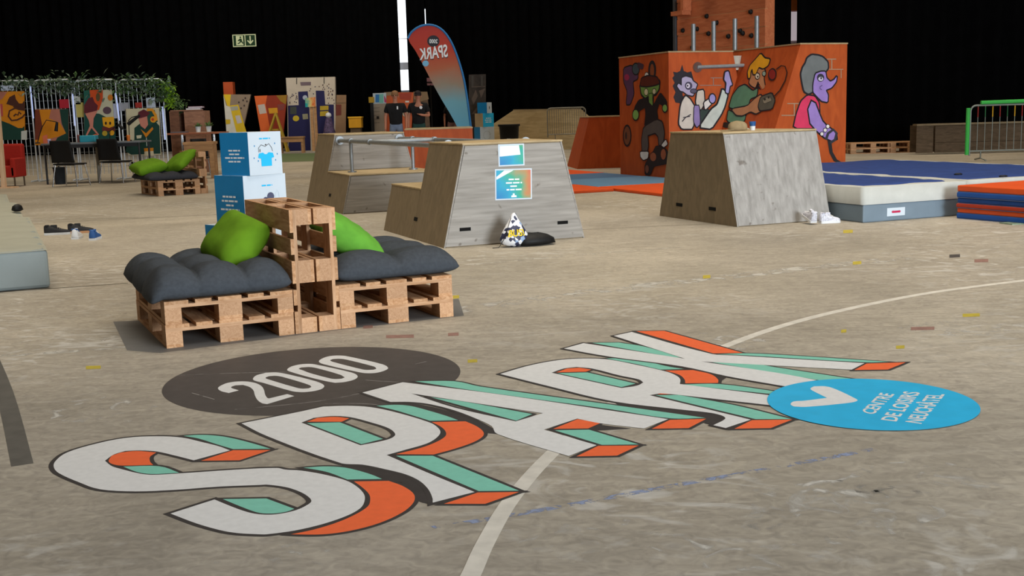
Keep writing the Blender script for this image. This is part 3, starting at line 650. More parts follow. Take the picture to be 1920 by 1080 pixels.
# ------------------------------------------------------------------ plywood obstacles
TO = .389
def trap(x0b, x1b, x0t, x1t, y0, y1, z0, z1):
    return [(x0b, y0, z0), (x1b, y0, z0), (x1b, y1, z0), (x0b, y1, z0), (x0t, y0, z1), (x1t, y0, z1), (x1t, y1, z1), (x0t, y1, z1)]
def obstacle(label, M, W, D, Dt0, Dt1, H, hs, ins, tall_front):
    """trapezoid vault box with a step; tall part between Dt0 and Dt1, step on the rest"""
    t = thing('vault_box', label, 'vault box', group='stepped plywood obstacles'); t.matrix_world = M
    k = ins / H; X = lambda z: (k * z, W - k * z)
    e = .018
    def slab(z0, z1, y0, y1): a, b = X(z0); c, d = X(z1); return trap(a, b, c, d, y0, y1, z0, z1)
    MB().hexa(slab(0, H - .02, Dt0 + .004, Dt1 - .004)).build('tall_body', M_plyd, t)
    s0, s1 = (Dt1, D) if tall_front else (0, Dt0)
    MB().hexa(slab(0, hs - .02, s0 + .004, s1 - .004)).build('step_body', M_plyd, t)
    a, b = X(H - .02)
    quick('top_board', a - .004, b + .004, Dt0 - .008, Dt1 + .008, H - .02, H, M_top, t, .004)
    a, b = X(hs - .02)
    y0s, y1s = (s0 - .0, s1 + .008) if tall_front else (s0 - .008, s1)
    quick('step_board', a - .004, b + .004, y0s, y1s, hs - .02, hs, M_top, t, .004)
    # face panels (proud of the framed edges)
    def panel(z0, z1, y, sgn, mat):
        a, b = X(z0); c, d = X(z1); g = .020
        q = [(a + g, y, z0 + .012), (b - g, y, z0 + .012), (d - g, y, z1 - .03), (c + g, y, z1 - .03)]
        return MB().ext(q, (0, sgn * .010, 0)).build('face_panel', mat, t)
    def edge(z0, z1, y, sgn):
        for s in (0, 1):
            a, b = X(z0)[s], X(z1)[s]; w_ = .016 if s == 0 else -.016
            MB().ext([(a, y, z0), (a + w_, y, z0), (b + w_, y, z1 - .02), (b, y, z1 - .02)], (0, sgn * .008, 0)).build('edge_strip', M_ply, t)
            MB().ext([(a + w_, y, z0), (a + w_ * 1.28, y, z0), (b + w_ * 1.28, y, z1 - .02), (b + w_, y, z1 - .02)], (0, sgn * .006, 0)).build('joint_line', M_hole, t)
    if tall_front:
        panel(0, H, .004, -1, M_ply); edge(0, H, .004, -1)
        for x in (.24, 1.36): quick('handle_slot', x - .062, x + .062, -.008, -.004, .165, .200, M_hole, t)
    else:
        panel(0, hs, .004, -1, M_ply); edge(0, hs, .004, -1); panel(hs, H, Dt0 + .004, -1, M_ply); edge(hs, H, Dt0 + .004, -1)
    yq = .9 if tall_front else .75
    MB().ext([(k * .20 - .004, yq + .12, .20), (k * .20 - .004, yq + .24, .20), (k * .24 - .004, yq + .24, .24), (k * .24 - .004, yq + .12, .24)], (.005, 0, 0)).build('handle_slot', M_hole, t)
    return t
A0 = frame(Vector((-.694, 11.686, 0)), TO); B0 = frame(Vector((-2.393, 16.222, 0)), TO)
A = obstacle('stepped trapezoid plywood box with two posters on its front', A0, 1.62, 2.23, 0, 1.09, 1.07, .56, .25, True)
B = obstacle('stepped trapezoid plywood box behind, joined by pipe rails', B0, 1.62, 2.4, 1.3, 2.4, 1.12, .56, .26, False)
# pipe rails between the two stepped boxes (B frame; A tall back wall is at y = ya)
rail = thing('pipe_rail', 'galvanised double pipe rail spanning the two stepped plywood boxes', 'rail'); rail.matrix_world = B0
Ai = B0.inverted() @ A0; ya = (Ai @ Vector((0, 1.09, 0))).y; xa = (Ai @ Vector((0, 0, 0))).x; yst = lambda l: (Ai @ Vector((0, l, 0))).y
zr = 1.02; xl, xr = .33, 1.28
for x in (xl, xr):
    MB().tube([(x, 1.288, zr), (x, ya + .012, zr - .005)], .030, 10).build('rail_tube', M_steel, rail)
    MB().tube([(x, 1.288, zr), (x, 1.27, zr)], .066, 16).build('flange', M_steel, rail)
    MB().tube([(x, ya + .012, zr), (x, ya + .03, zr)], .066, 16).build('flange', M_steel, rail)
yc = -.42
MB().tube([(xl, yc, zr), (xr, yc, zr)], .029, 10).build('cross_tube', M_steel, rail)
for x in (xl, xr): MB().tube([(x, yc - .05, zr), (x, yc + .05, zr)], .041, 12).build('fitting', M_steel, rail)
for x, y in ((xl, .62), (xl, yst(1.62)), (xr, .62), (xr, yst(1.62))):
    MB().tube([(x, y, .575), (x, y, zr)], .028, 10).build('post', M_steel, rail)
    MB().tube([(x, y, .56), (x, y, .578)], .066, 16).build('flange', M_steel, rail)
    MB().tube([(x, y - .045, zr), (x, y + .045, zr)], .040, 12).build('fitting', M_steel, rail)
# posters taped to box A
def poster_mat(name, stops, rot, sc=1.6):
    mt, nt, b = nodes_of(name); L = nt.links.new
    tc = nt.nodes.new('ShaderNodeTexCoord'); mp = nt.nodes.new('ShaderNodeMapping'); mp.inputs['Rotation'].default_value = (0, rot, 0)
    gr = nt.nodes.new('ShaderNodeSeparateXYZ'); nz = nt.nodes.new('ShaderNodeTexNoise'); nz.inputs['Scale'].default_value = 4.5
    ad = nt.nodes.new('ShaderNodeMath'); ad.operation = 'MULTIPLY_ADD'; ad.inputs[1].default_value = sc; ad.inputs[2].default_value = -.24
    a2 = nt.nodes.new('ShaderNodeMath'); a2.operation = 'MULTIPLY_ADD'; a2.inputs[1].default_value = .55
    rp = nt.nodes.new('ShaderNodeValToRGB'); e = rp.color_ramp.elements
    e[0].position, e[0].color = stops[0][0], (*lin(stops[0][1]), 1); e[1].position, e[1].color = stops[-1][0], (*lin(stops[-1][1]), 1)
    for p, c in stops[1:-1]: q = e.new(p); q.color = (*lin(c), 1)
    L(tc.outputs['Object'], mp.inputs[0]); L(mp.outputs[0], gr.inputs[0]); L(tc.outputs['Object'], nz.inputs['Vector'])
    L(gr.outputs[0], ad.inputs[0]); L(nz.outputs[0], a2.inputs[0]); L(ad.outputs[0], a2.inputs[2]); L(a2.outputs[0], rp.inputs[0])
    L(rp.outputs[0], b.inputs['Base Color']); b.inputs['Roughness'].default_value = .18; b.inputs['Coat Weight'].default_value = .6; b.inputs['Coat Roughness'].default_value = .08
    return mt
M_post = poster_mat('poster_gradient', [(.05, '#1577b8'), (.32, '#1d9fc0'), (.52, '#3aa98a'), (.70, '#b98a5a'), (.86, '#d85a50'), (1.0, '#c24a6a')], .6)
def poster(label, cx, z0, z1, wd, tilt, seed):
    t = thing('poster', label, 'poster', group='laminated posters'); t.matrix_world = A0 @ T((cx, -.0075, z0)) @ RY(tilt)
    h = z1 - z0
    quick('sheet', 0, wd, -.002, 0, 0, h, M_cardwhite, t)
    quick('print', .014, wd - .014, -.0032, -.002, .014, h - .014, M_post, t)
    flat('small_print', word_bars([.5, .75, .35, .7] if h > .3 else [.6, .4], wd * .22, wd * .8, h * .68, h * .11, seed), M_print, t, PV, .0036)
    flat('glare_swash', [[[(.016, h * .66), (wd * .5, h * .95), (wd * .25, h * .95), (.016, h * .75)]]] if h > .3 else [[[(.016, h * .45), (wd * .85, h * .5), (wd * .8, h * .93), (.016, h * .93)]]], M_print, t, PV, .0034)  # window glare on the laminate, painted as white shapes
    if h > .3: flat('emblem', [[ell(wd * .5, h * .17, .012, .012)], [[(wd * .43, h * .08), (wd * .58, h * .08), (wd * .57, h * .14), (wd * .44, h * .14)]]], M_print, t, PV, .0036)
    return t
poster('smaller landscape poster, upper of two on the stepped box', .635, .815, 1.045, .295, 0, 3)
poster('larger square rainbow poster below the smaller one on the stepped box', .585, .465, .790, .42, 1.2, 5)

# box C: trapezoid side to the left, sloped front
C0 = frame(Vector((2.597, 12.94, 0)), .385)
tC = thing('vault_box', 'plain trapezoid plywood box carrying a cap, right of the posters', 'vault box'); tC.matrix_world = C0
W, D, H, ins = 1.30, 1.78, 1.075, .30
def cz(z): return ins * z / H, D - ins * z / H
y0, y1 = cz(0); y2, y3 = cz(H - .02)
MB().hexa([(0, y0, 0), (W, y0, 0), (W, y1, 0), (0, y1, 0), (0, y2, H - .02), (W, y2, H - .02), (W, y3, H - .02), (0, y3, H - .02)]).build('body', M_plyd, tC)
quick('top_board', -.006, W + .006, y2 - .010, y3 + .010, H - .02, H, M_top, tC, .004)
nrm = Vector((0, -H, ins)).normalized() * .010
MB().ext([(.016, y0, .008), (W - .016, y0, .008), (W - .016, y2 - .002, H - .03), (.016, y2 - .002, H - .03)], nrm).build('face_panel', M_plyv, tC)
for x in (0, W - .014): MB().ext([(x, y0, 0), (x + .014, y0, 0), (x + .014, y2, H - .02), (x, y2, H - .02)], nrm * .9).build('edge_strip', M_plyv, tC)
for y in (.52, 1.28): quick('handle_slot', -.004, .002, y - .075, y + .075, .155, .195, M_hole, tC)
# ------------------------------------------------------------------ mural blocks
TD = .385; P1 = Vector((3.07, 21.75, 0)); D0 = frame(P1, TD)
M_tangd = M_tang
tD = thing('mural_block', 'tall orange climbing block painted with cartoon figures', 'climbing block'); tD.matrix_world = D0
HL, HR = 2.40, 2.43; DL = 2.0; DP = 1.75; ub, ut = .83, 1.70; u2 = 2.73
lb = MB().hexa([(0, 0, 0), (1.95, 0, 0), (1.95, DL, 0), (0, DL, 0), (0, 0, HL), (1.42, 0, HL), (1.42, DL, HL), (0, DL, HL)]).build('low_block', M_tang, tD)
rb = MB().hexa([(ub, -DP, 0), (u2, -DP, 0), (u2, 1.2, 0), (ub, 1.2, 0), (ut, -DP, HR), (u2, -DP, HR), (u2, 1.2, HR), (ut, 1.2, HR)]).build('high_block', M_tang, tD)
quick('top_board', -.01, 1.43, -.01, DL + .01, HL, HL + .025, M_top, lb); quick('top_board', ut - .012, u2 + .01, -DP - .01, 1.21, HR, HR + .025, M_top, rb)
for x in (1 - .0,): pass
MB().tube([(.62, -.02, 2.12), (1.66, -.10, 2.14)], .035, 10).build('grab_rail', M_steel, tD)
MB().tube([(.62, 0, 2.12), (.62, -.03, 2.12)], .10, 16).build('flange', M_chrome, tD)
def wpx(px, py, wd, z): # local u for pixel on plane w=wd
    P = onplane(px, py, D0 @ Vector((0, wd, 0)), D0.to_3x3() @ Vector((0, 1, 0))); return (D0.inverted() @ P)
for px_, ptop, wd, zb in ((1300, 45, .9, HL), (1338, 40, .9, HL), (1378, 35, .5, 1.95), (1419, 30, .2, HR)):
    a = wpx(px_, ptop, wd, 0); MB().tube([(a.x, wd, zb), (a.x, wd, a.z)], .045, 10).build('steel_post', M_steel, tD)
bk_ = thing('white_bucket', 'small white bucket wedged in the notch of the mural block', 'bucket', tuple(D0 @ Vector((1.545, .12, 2.06))))
MB().lathe([(.085, 0), (.125, .26), (.13, .27), (.115, .27), (.075, .02)], n=18, cap=False).build('shell', pm('bucket_white', '#c9c4b4', .5, .06, 5), bk_); MB().lathe([(.001, .01), (.085, .0)], n=18, cap=False).build('bottom', MATS['bucket_white'], bk_)
# painted figures -------------------------------------------------
def face_matrix(o, ex, ey): # plane local->tD local: 2-D axes ex, ey
    n = Vector(ex).cross(Vector(ey)).normalized(); Mx = Matrix((ex, ey, n)).transposed().to_4x4(); Mx.translation = o; return Mx
FLf = face_matrix(Vector((0, DL, 0)), Vector((0, -1, 0)), Vector((0, 0, 1)))
FFr = face_matrix(Vector((0, 0, 0)), Vector((1, 0, 0)), Vector((0, 0, 1)))
sl = Vector((ut - ub, 0, HR)).normalized()
FIn = face_matrix(Vector((ub, 1.2, 0)), Vector((0, -1, 0)), sl)
FRt = face_matrix(Vector((0, -DP, 0)), Vector((1, 0, 0)), Vector((0, 0, 1)))
def paint(parent, FM, name, shapes, label=None):
    """shapes: list of (colour, polygon px[, outline]) in painting order"""
    Wm = D0 @ FM; Wi = Wm.inverted(); P = Wm.translation; N = Wm.to_3x3() @ Vector((0, 0, 1))
    root = None; h = .003
    for col, poly, ol in shapes:
        q = [(lambda v: (v.x, v.y))(Wi @ onplane(px, py, P, N)) for px, py in poly]
        if ol:
            o = flat('painted_outline' if root else name, [[offset_poly(q, ol * 1.35)]], pm('mural_black', '#1d1a20', .6, .1, 5), root or parent, FM, h)
            if root is None: root = o
            h += .0006
        o = flat('painted_patch' if root else name, [[q]], pm('mural_' + col, '#' + col, .6, .10, 6), root or parent, FM, h)
        if root is None: root = o
        h += .0006
    if label: root['label'] = label
    return root
q8 = lambda *p: smooth_poly(zt(1160, 80, 4.157, p)); e8 = lambda *a: zt(1160, 80, 4.157, ell(*a))
paint(lb, FLf, 'painted_figure', [
    ('5a3a5c', q8((40, 200), (100, 180), (150, 220), (150, 280), (110, 300), (120, 400), (90, 480), (60, 480), (70, 380), (40, 300)), .02),
    ('40505a', e8(135, 205, 26, 40), .02), ('a0305a', e8(65, 270, 20, 25), 0), ('45303f', q8((150, 150), (200, 170), (190, 210), (150, 200)), 0),
    ('7a4a30', e8(68, 725, 26, 72), .03), ('3a2a28', e8(60, 725, 8, 30), 0)], 'purple figure and clock painted on the shaded side')
paint(lb, FLf, 'painted_figure', [
    ('24222a', e8(262, 215, 28, 72), .01), ('8a4a2a', e8(262, 220, 16, 55), 0), ('d8d8d4', e8(220, 265, 16, 32), .01),
    ('6e9448', q8((170, 330), (200, 320), (300, 330), (320, 300), (315, 360), (290, 400), (270, 400), (265, 490), (245, 490), (235, 410), (210, 430), (180, 400)), .03),
    ('5a2318', q8((170, 335), (180, 280), (230, 260), (300, 270), (322, 315), (280, 330), (220, 340)), .02),
    ('c9c4a0', e8(217, 385, 14, 25), .012), ('c9c4a0', e8(280, 380, 12, 20), .012), ('6e9448', q8((238, 400), (265, 395), (270, 490), (242, 495)), .01),
    ('1c1a1e', q8((215, 430), (240, 470), (270, 500), (300, 440), (330, 390), (380, 460), (375, 510), (350, 490), (320, 470), (300, 530), (310, 580), (300, 620), (240, 680), (205, 650), (215, 560), (210, 500), (150, 540), (120, 560), (130, 500), (160, 450)), .01),
    ('7fae5a', e8(137, 562, 22, 38), .02), ('7fae5a', e8(365, 510, 17, 27), .02),
    ('57504c', q8((200, 660), (300, 600), (345, 620), (360, 700), (350, 790), (320, 800), (315, 730), (290, 700), (250, 715), (230, 720), (235, 800), (225, 860), (190, 850), (185, 760)), .02),
    ('2a2320', q8((210, 950), (260, 880), (300, 800), (390, 840), (385, 940), (330, 950), (280, 960), (250, 1030), (210, 1025)), .01),
    ('9a5638', e8(275, 890, 24, 34), .01), ('9a5638', e8(355, 870, 20, 42), .01), ('7a4a38', e8(228, 985, 14, 32), .01),
    ('d6d2cc', q8((175, 850), (240, 850), (235, 900), (200, 915), (178, 890)), .015), ('d6d2cc', q8((340, 800), (375, 755), (390, 790), (360, 815)), .015)], 'green-headed figure in black painted on the shaded side')
q9 = lambda *p: smooth_poly(zt(1250, 90, 6.747, p)); e9 = lambda *a: zt(1250, 90, 6.747, ell(*a))
paint(lb, FFr, 'painted_figure', [
    ('8a8078', zt(1250, 90, 6.747, stroke([(555, 378), (705, 378)], 9)), 0), ('8a8078', zt(1250, 90, 6.747, stroke([(590, 378), (590, 468)], 9)), 0), ('8a8078', zt(1250, 90, 6.747, stroke([(420, 472), (690, 472)], 8)), 0),
    ('26242c', zt(1250, 90, 6.747, [(80, 300), (130, 310), (170, 290), (195, 210), (215, 290), (260, 310), (310, 295), (340, 400), (330, 430), (260, 400), (200, 380), (200, 600), (230, 640), (170, 700), (110, 690), (85, 620), (110, 560), (75, 480), (100, 440), (70, 380), (95, 350)]), 0),
    ('a9a2c0', q9((190, 380), (240, 360), (310, 380), (330, 420), (385, 460), (370, 495), (350, 560), (330, 605), (260, 590), (210, 550), (170, 540), (130, 480), (150, 450), (190, 480)), .018),
    ('4c4660', e9(275, 478, 42, 46), .006), ('d5d0e0', e9(268, 478, 24, 30), .006), ('2a2732', e9(262, 478, 10, 14), 0), ('57536a', e9(338, 545, 38, 24), .01),
    ('c6c0b4', q9((385, 545), (465, 530), (475, 700), (425, 785), (365, 700)), .02),
    ('31413c', q9((420, 780), (540, 780), (500, 880), (430, 970)), .01),
    ('c9c4ba', q9((235, 605), (290, 650), (345, 740), (330, 1020), (190, 1020), (152, 960), (170, 760), (190, 680)), .022),
    ('8a7ab0', q9((345, 730), (405, 730), (418, 960), (375, 1005), (338, 930)), .015),
    ('c4ccc4', q9((410, 1000), (560, 780), (640, 720), (680, 600), (700, 520), (765, 590), (725, 740), (680, 840), (560, 1020)), .025),
    ('d8d4d0', q9((465, 690), (540, 640), (565, 700), (480, 785)), .018), ('9a92cc', e9(572, 640, 36, 54), .018),
    ('a79ed2', q9((735, 305), (775, 295), (800, 400), (822, 465), (790, 480), (775, 575), (740, 560), (752, 440), (722, 400)), .02),
    ('2f2c36', zt(1250, 90, 6.747, stroke([(190, 930), (230, 880), (300, 840)], 12)), 0), ('2f2c36', zt(1250, 90, 6.747, stroke([(200, 880), (290, 865)], 10)), 0)], 'grey-haired figure in white coat painted on the front')
qa = lambda *p: smooth_poly(zt(1360, 80, 6, p)); ea = lambda *a: zt(1360, 80, 6, ell(*a)); sa = lambda pts, w_: zt(1360, 80, 6, stroke(pts, w_))
paint(rb, FIn, 'painted_figure', [
    ('2a2a28', qa((-20, 890), (130, 920), (200, 905), (195, 960), (-30, 960)), 0),
    ('5d8f74', qa((35, 760), (90, 790), (230, 815), (215, 880), (130, 930), (20, 880)), .02),
    ('5d8f74', qa((45, 725), (80, 600), (150, 505), (220, 475), (310, 550), (365, 515), (355, 600), (280, 630), (255, 725), (100, 740)), .022),
    ('b98560', qa((285, 400), (300, 305), (330, 350), (380, 285), (430, 285), (455, 330), (432, 400), (450, 500), (420, 528), (388, 470), (370, 430), (340, 510), (290, 480), (270, 450)), .018),
    ('e0a41e', qa((262, 400), (255, 330), (285, 255), (340, 195), (400, 125), (445, 180), (505, 190), (485, 255), (430, 292), (380, 272), (345, 355), (318, 355), (308, 290), (288, 320), (282, 395)), .022),
    ('d8d4c4', ea(365, 378, 22, 30), .014), ('8aa49a', ea(440, 350, 18, 24), .012), ('1d1a20', ea(370, 385, 8, 12), 0),
    ('b98560', qa((75, 750), (250, 720), (330, 640), (400, 590), (425, 625), (405, 680), (385, 705), (405, 770), (350, 800), (290, 772), (200, 820), (130, 815)), .02),
    ('57584f', qa((405, 615), (525, 570), (562, 650), (532, 745), (395, 765), (378, 712)), .02), ('8b8878', qa((425, 640), (505, 605), (530, 655), (440, 690)), .006), ('2a2a28', ea(450, 640, 14, 14), 0), ('2a2a28', ea(495, 620, 12, 12), 0),
    ('2a1a18', sa([(580, 305), (635, 262), (680, 270), (702, 340), (680, 430), (620, 540), (560, 605)], 12), 0), ('8a2420', ea(535, 360, 38, 56), .02)], 'yellow-haired figure in green shirt holding a control box')
paint(rb, FRt, 'painted_figure', [
    ('a8876c', sa([(695, 685), (825, 685)], 12), 0), ('a8876c', sa([(775, 685), (775, 815)], 12), 0), ('a8876c', sa([(630, 818), (800, 818)], 12), 0),
    ('a8876c', sa([(1140, 185), (1245, 185)], 12), 0), ('a8876c', sa([(1195, 185), (1195, 295)], 12), 0), ('a8876c', sa([(1140, 300), (1325, 300)], 10), 0), ('a8876c', sa([(1300, 300), (1300, 400)], 10), 0),
    ('23242a', [(1551, 262), (1558, 262), (1561, 285), (1569, 299), (1581, 306), (1577, 309), (1563, 302), (1555, 287)], 0),
    ('d83a62', qa((765, 960), (800, 800), (850, 660), (920, 595), (1000, 605), (1050, 680), (1055, 800), (1040, 960)), .02),
    ('9b80c8', [(1521, 190), (1528, 194), (1534, 210), (1541, 227), (1549, 236), (1560, 244), (1567, 251), (1568, 260), (1560, 264), (1545, 257), (1530, 244), (1519, 231), (1515, 205)], .022),
    ('33343c', zt(0, 0, 1, stroke([(1548, 262), (1552, 250), (1562, 243), (1568, 250), (1565, 262), (1556, 268)], 5)), 0),
    ('6f7474', qa((870, 280), (900, 235), (920, 175), (970, 140), (1040, 148), (1090, 165), (1145, 220), (1150, 285), (1120, 325), (1070, 335), (1015, 360), (1015, 410), (990, 455), (985, 545), (930, 575), (885, 545), (862, 440), (850, 350)), .024),
    ('9b80c8', qa((1010, 350), (1070, 328), (1120, 328), (1132, 400), (1175, 442), (1220, 420), (1250, 380), (1240, 440), (1190, 505), (1122, 532), (1150, 590), (1145, 668), (1080, 655), (1030, 605), (985, 555), (985, 470)), .02),
    ('35323e', ea(1066, 395, 38, 42), .004), ('c9c4d8', ea(1068, 408, 28, 24), .004), ('35323e', ea(1072, 400, 10, 12), 0), ('5f4a84', sa([(1085, 480), (1060, 495), (1060, 520), (1080, 528)], 9), 0),
    ('e4e0dc', [(1540 + 3 * math.cos(a), 251 + 3.4 * math.sin(a)) for a in [i * .7 for i in range(9)]], .008), ('e4e0dc', [(1546 + 3 * math.cos(a), 244 + 3.4 * math.sin(a)) for a in [i * .7 for i in range(9)]], .008), ('e4e0dc', [(1551 + 3 * math.cos(a), 237 + 3.4 * math.sin(a)) for a in [i * .7 for i in range(9)]], .008)], 'grey-haired purple figure in pink painted on the sunlit face')

# ------------------------------------------------------------------ orange blocks and mats round the mural
def tblock(name, label, M, W, D, H, ins0, ins1, mat, cat='climbing block'):
    t = thing(name, label, cat); t.matrix_world = M
    MB().hexa([(0, 0, 0), (W, 0, 0), (W, D, 0), (0, D, 0), (0, ins0, H), (W, ins0, H), (W, D - ins1, H), (0, D - ins1, H)]).build('body', mat, t)
    quick('top_board', -.01, W + .01, ins0 - .01, D - ins1 + .01, H, H + .025, M_top, t)
    return t
tF = tblock('orange_block', 'low orange block behind the pipe rails, in front of the two people', frame(Vector((-2.20, 24.6, 0)), .06), 1.45, 1.9, 1.06, .03, .3, M_tang)
tblock('orange_block', 'sloping orange block left of the mural block', frame(Vector((1.63, 27.0, 0)), .10), 1.5, 1.6, 1.2, .0, .3, M_tang)
for ch in bpy.data.objects['orange_block.001'].children:      # leaning left edge
    for v in ch.data.vertices: v.co.x += .30 * v.co.z / 1.2
def matpiece(label, M, W, D, Hh, mat, group, z=0):
    o = MB().box(0, W, 0, D, z, z + Hh).build('gym_mat', mat, bevel=.012); o.matrix_world = M
    return tag(o, label, 'mat', group)
M_mato = pm('mat_orange', '#d9521c', .5, .06, 4); M_matb = pm('mat_blue', '#4b6f93', .5, .06, 4); M_matr = pm('mat_dark_red', '#a8351a', .55, .08, 4); M_matbl = pm('mat_royal', '#1d4e98', .5, .08, 4)
gm = 'floor mats left of the mural block'
matpiece('orange floor mat furthest back, under the sloping orange block\'s foot', D0 @ T((-2.4, 2.75, 0)), 2.4, 2.0, .05, M_mato, gm)
matpiece('grey-blue floor mat just in front of the rear orange mat', D0 @ T((-2.4, .98, 0)), 2.35, 1.74, .05, M_matb, gm)
matpiece('grey-blue floor mat touching the mural block\'s left corner', D0 @ T((-2.12, -1.18, 0)), 2.10, 2.12, .05, pm('mat_blue_pale', '#5e86a8', .5, .06, 4), gm)
matpiece('orange floor mat nearest the stepped box with posters', D0 @ T((-3.7, -1.85, 0)), 1.55, 1.55, .05, M_mato, gm)
matpiece('orange floor mat partly hidden behind the plain trapezoid box', D0 @ T((-2.12, -3.5, 0)), 2.6, 2.28, .05, M_mato, gm)
# crash mats
def crash(name, label, M, W, D, H, split, group, tagged=False):
    t = thing(name, label, 'crash mat', group=group); t.matrix_world = M
    quick('base', 0, W, 0, D, 0, split, M_greyv, t, .015)
    # cream cover, slightly rippled
    nx, ny = 30, 50; mb = MB(); vs = []; fs = []
    for j in range(ny + 1):
        for i in range(nx + 1):
            a, b = i / nx, j / ny
            z = H + .004 * mnoise.noise(Vector((a * 5 + W, b * 14, 2))); vs.append((-.006 + a * (W + .012), -.006 + b * (D + .012), z))
    for j in range(ny):
        for i in range(nx): q = j * (nx + 1) + i; fs.append((q, q + 1, q + nx + 2, q + nx + 1))
    rim = [i for i in range(nx + 1)] + [j * (nx + 1) + nx for j in range(1, ny + 1)] + [ny * (nx + 1) + i for i in range(nx - 1, -1, -1)] + [j * (nx + 1) for j in range(ny - 1, 0, -1)]
    b0 = len(vs)
    for k, r in enumerate(rim):
        x, y, z = vs[r]; w_ = .006 * math.sin(k * 1.7); cx, cy = W / 2, D / 2
        vs.append((x + (w_ if 0 < x < W else 0), y + w_ * .6, split))
    n = len(rim)
    for k in range(n): fs.append((rim[k], rim[(k + 1) % n], b0 + (k + 1) % n, b0 + k))
    mb.add(vs, fs, 0, True); mb.build('cover', M_canvas, t)
    vs = []; fs = []; nx, ny = 16, 60
    for j in range(ny + 1):
        for i in range(nx + 1):
            a, b = i / nx, j / ny
            ed = min(a, 1 - a, b, 1 - b)
            x0 = .13 + .025 * math.sin(b * 23) ; y0 = .16 + .035 * math.sin(a * 11 + 1)
            z = H + .016 + .010 * mnoise.noise(Vector((a * 4, b * 16, 5 + W))) - (.022 if ed < 1e-6 else 0)
            vs.append((x0 + a * (W - 2 * x0), y0 + b * (D - 2 * y0), z))
    for j in range(ny):
        for i in range(nx): q = j * (nx + 1) + i; fs.append((q, q + 1, q + nx + 2, q + nx + 1))
    MB().add(vs, fs, 0, True).build('bed', M_navy, t)
    if tagged:
        quick('label_patch', .34, .60, -.004, .001, .055, .150, M_cardwhite, t)
        flat('label_print', [[[(.41, .09), (.53, .09), (.53, .115), (.41, .115)]], [[(.40, .105), (.43, .09), (.43, .12)]], [[(.54, .105), (.51, .09), (.51, .12)]]], pm('print_crimson', '#b3204a', .6, .05, 5), t, PV, .006)
    return t
G0 = frame(Vector((4.057, 12.99, 0)), .385)
gcm = 'navy-topped crash mats on the right'
crash('crash_mat', 'cream and grey crash mat with navy top and white label patch', G0, 1.52, 3.3, .405, .205, gcm, True)
crash('crash_mat', 'navy-topped crash mat behind the stack of folded gym mats', G0 @ T((1.56, 0, 0)), 3.0, 4.9, .405, .205, gcm)
ST = frame(Vector((5.21, 13.20, 0)), .46)
z = 0; gs = 'stack of folded gym mats'
for i, (mt, hh, lab, dx) in enumerate([(M_matbl, .062, 'royal blue folded gym mat at the very bottom of the stack', 0), (M_mato, .064, 'orange folded gym mat second from the bottom of the stack', .012), (M_matr, .052, 'dark red folded gym mat in the middle of the stack', -.01),
        (pm('mat_navy', '#16407f', .5, .08, 4), .066, 'navy folded gym mat lying on the dark red one', .01), (M_matbl, .064, 'royal blue folded gym mat just under the top orange one', -.006), (M_mato, .078, 'bright orange folded gym mat on top of the stack', .004)]):
    t = thing('folded_gym_mat', lab, 'mat', group=gs); t.matrix_world = ST @ T((dx, -2.0, z))
    quick('panel', 0, 1.5, 0, 2.0, hh * .12, hh, mt, t, .012); quick('seam', .006, 1.494, .006, 1.994, 0, hh * .12, pm('mat_seam', '#5f6d92', .6, .1, 5), t); z += hh
gl_ = 'grey crash mats along the left edge'
M_tarp = pm('grey_tarp', '#87908f', .5, .07, 3, bump=.3); M_tarpt = pm('grey_tarp_top', '#9c9c8e', .55, .06, 3, bump=.3)
L0 = frame(Vector((-3.95, 9.62, 0)), .43)
for i, (lab, y, ln, dx) in enumerate([('nearest grey tarpaulin-covered crash mat at the left edge', 0, 4.0, 0), ('second grey crash mat from the camera at the left edge', 4.03, 3.0, -.06), ('furthest grey crash mat at the left edge', 7.06, 2.6, -.14)]):
    t = thing('tarp_mat', lab, 'crash mat', group=gl_); t.matrix_world = L0 @ T((dx, y, 0))
    nx, ny = 24, 36; vs = []; fs = []; Wd = 3.0; Hh = .345 - i * .012
    for j in range(ny + 1):
        for k in range(nx + 1):
            a, b = k / nx, j / ny; s = 1 - max(0, abs(2 * a - 1) ** 24); s2 = 1 - abs(2 * b - 1) ** 30
            vs.append((-Wd + a * Wd, b * ln, Hh + .010 * mnoise.noise(Vector((a * 3, b * 18 + i, 1))) - .02 * (1 - s * s2)))
    for j in range(ny):
        for k in range(nx): q = j * (nx + 1) + k; fs.append((q, q + 1, q + nx + 2, q + nx + 1))
    MB().add(vs, fs, 0, True).build('top_sheet', M_tarpt, t)
    quick('side_wrap', -Wd, 0, 0, ln, 0, Hh - .016, M_tarp, t, .03)
    if i == 0: MB().add([(-Wd, -.002, .0), (0, -.002, 0), (.01, -.03, .0), (-Wd, -.03, 0)], [(0, 1, 2, 3)]).build('hem', M_tarp, t)

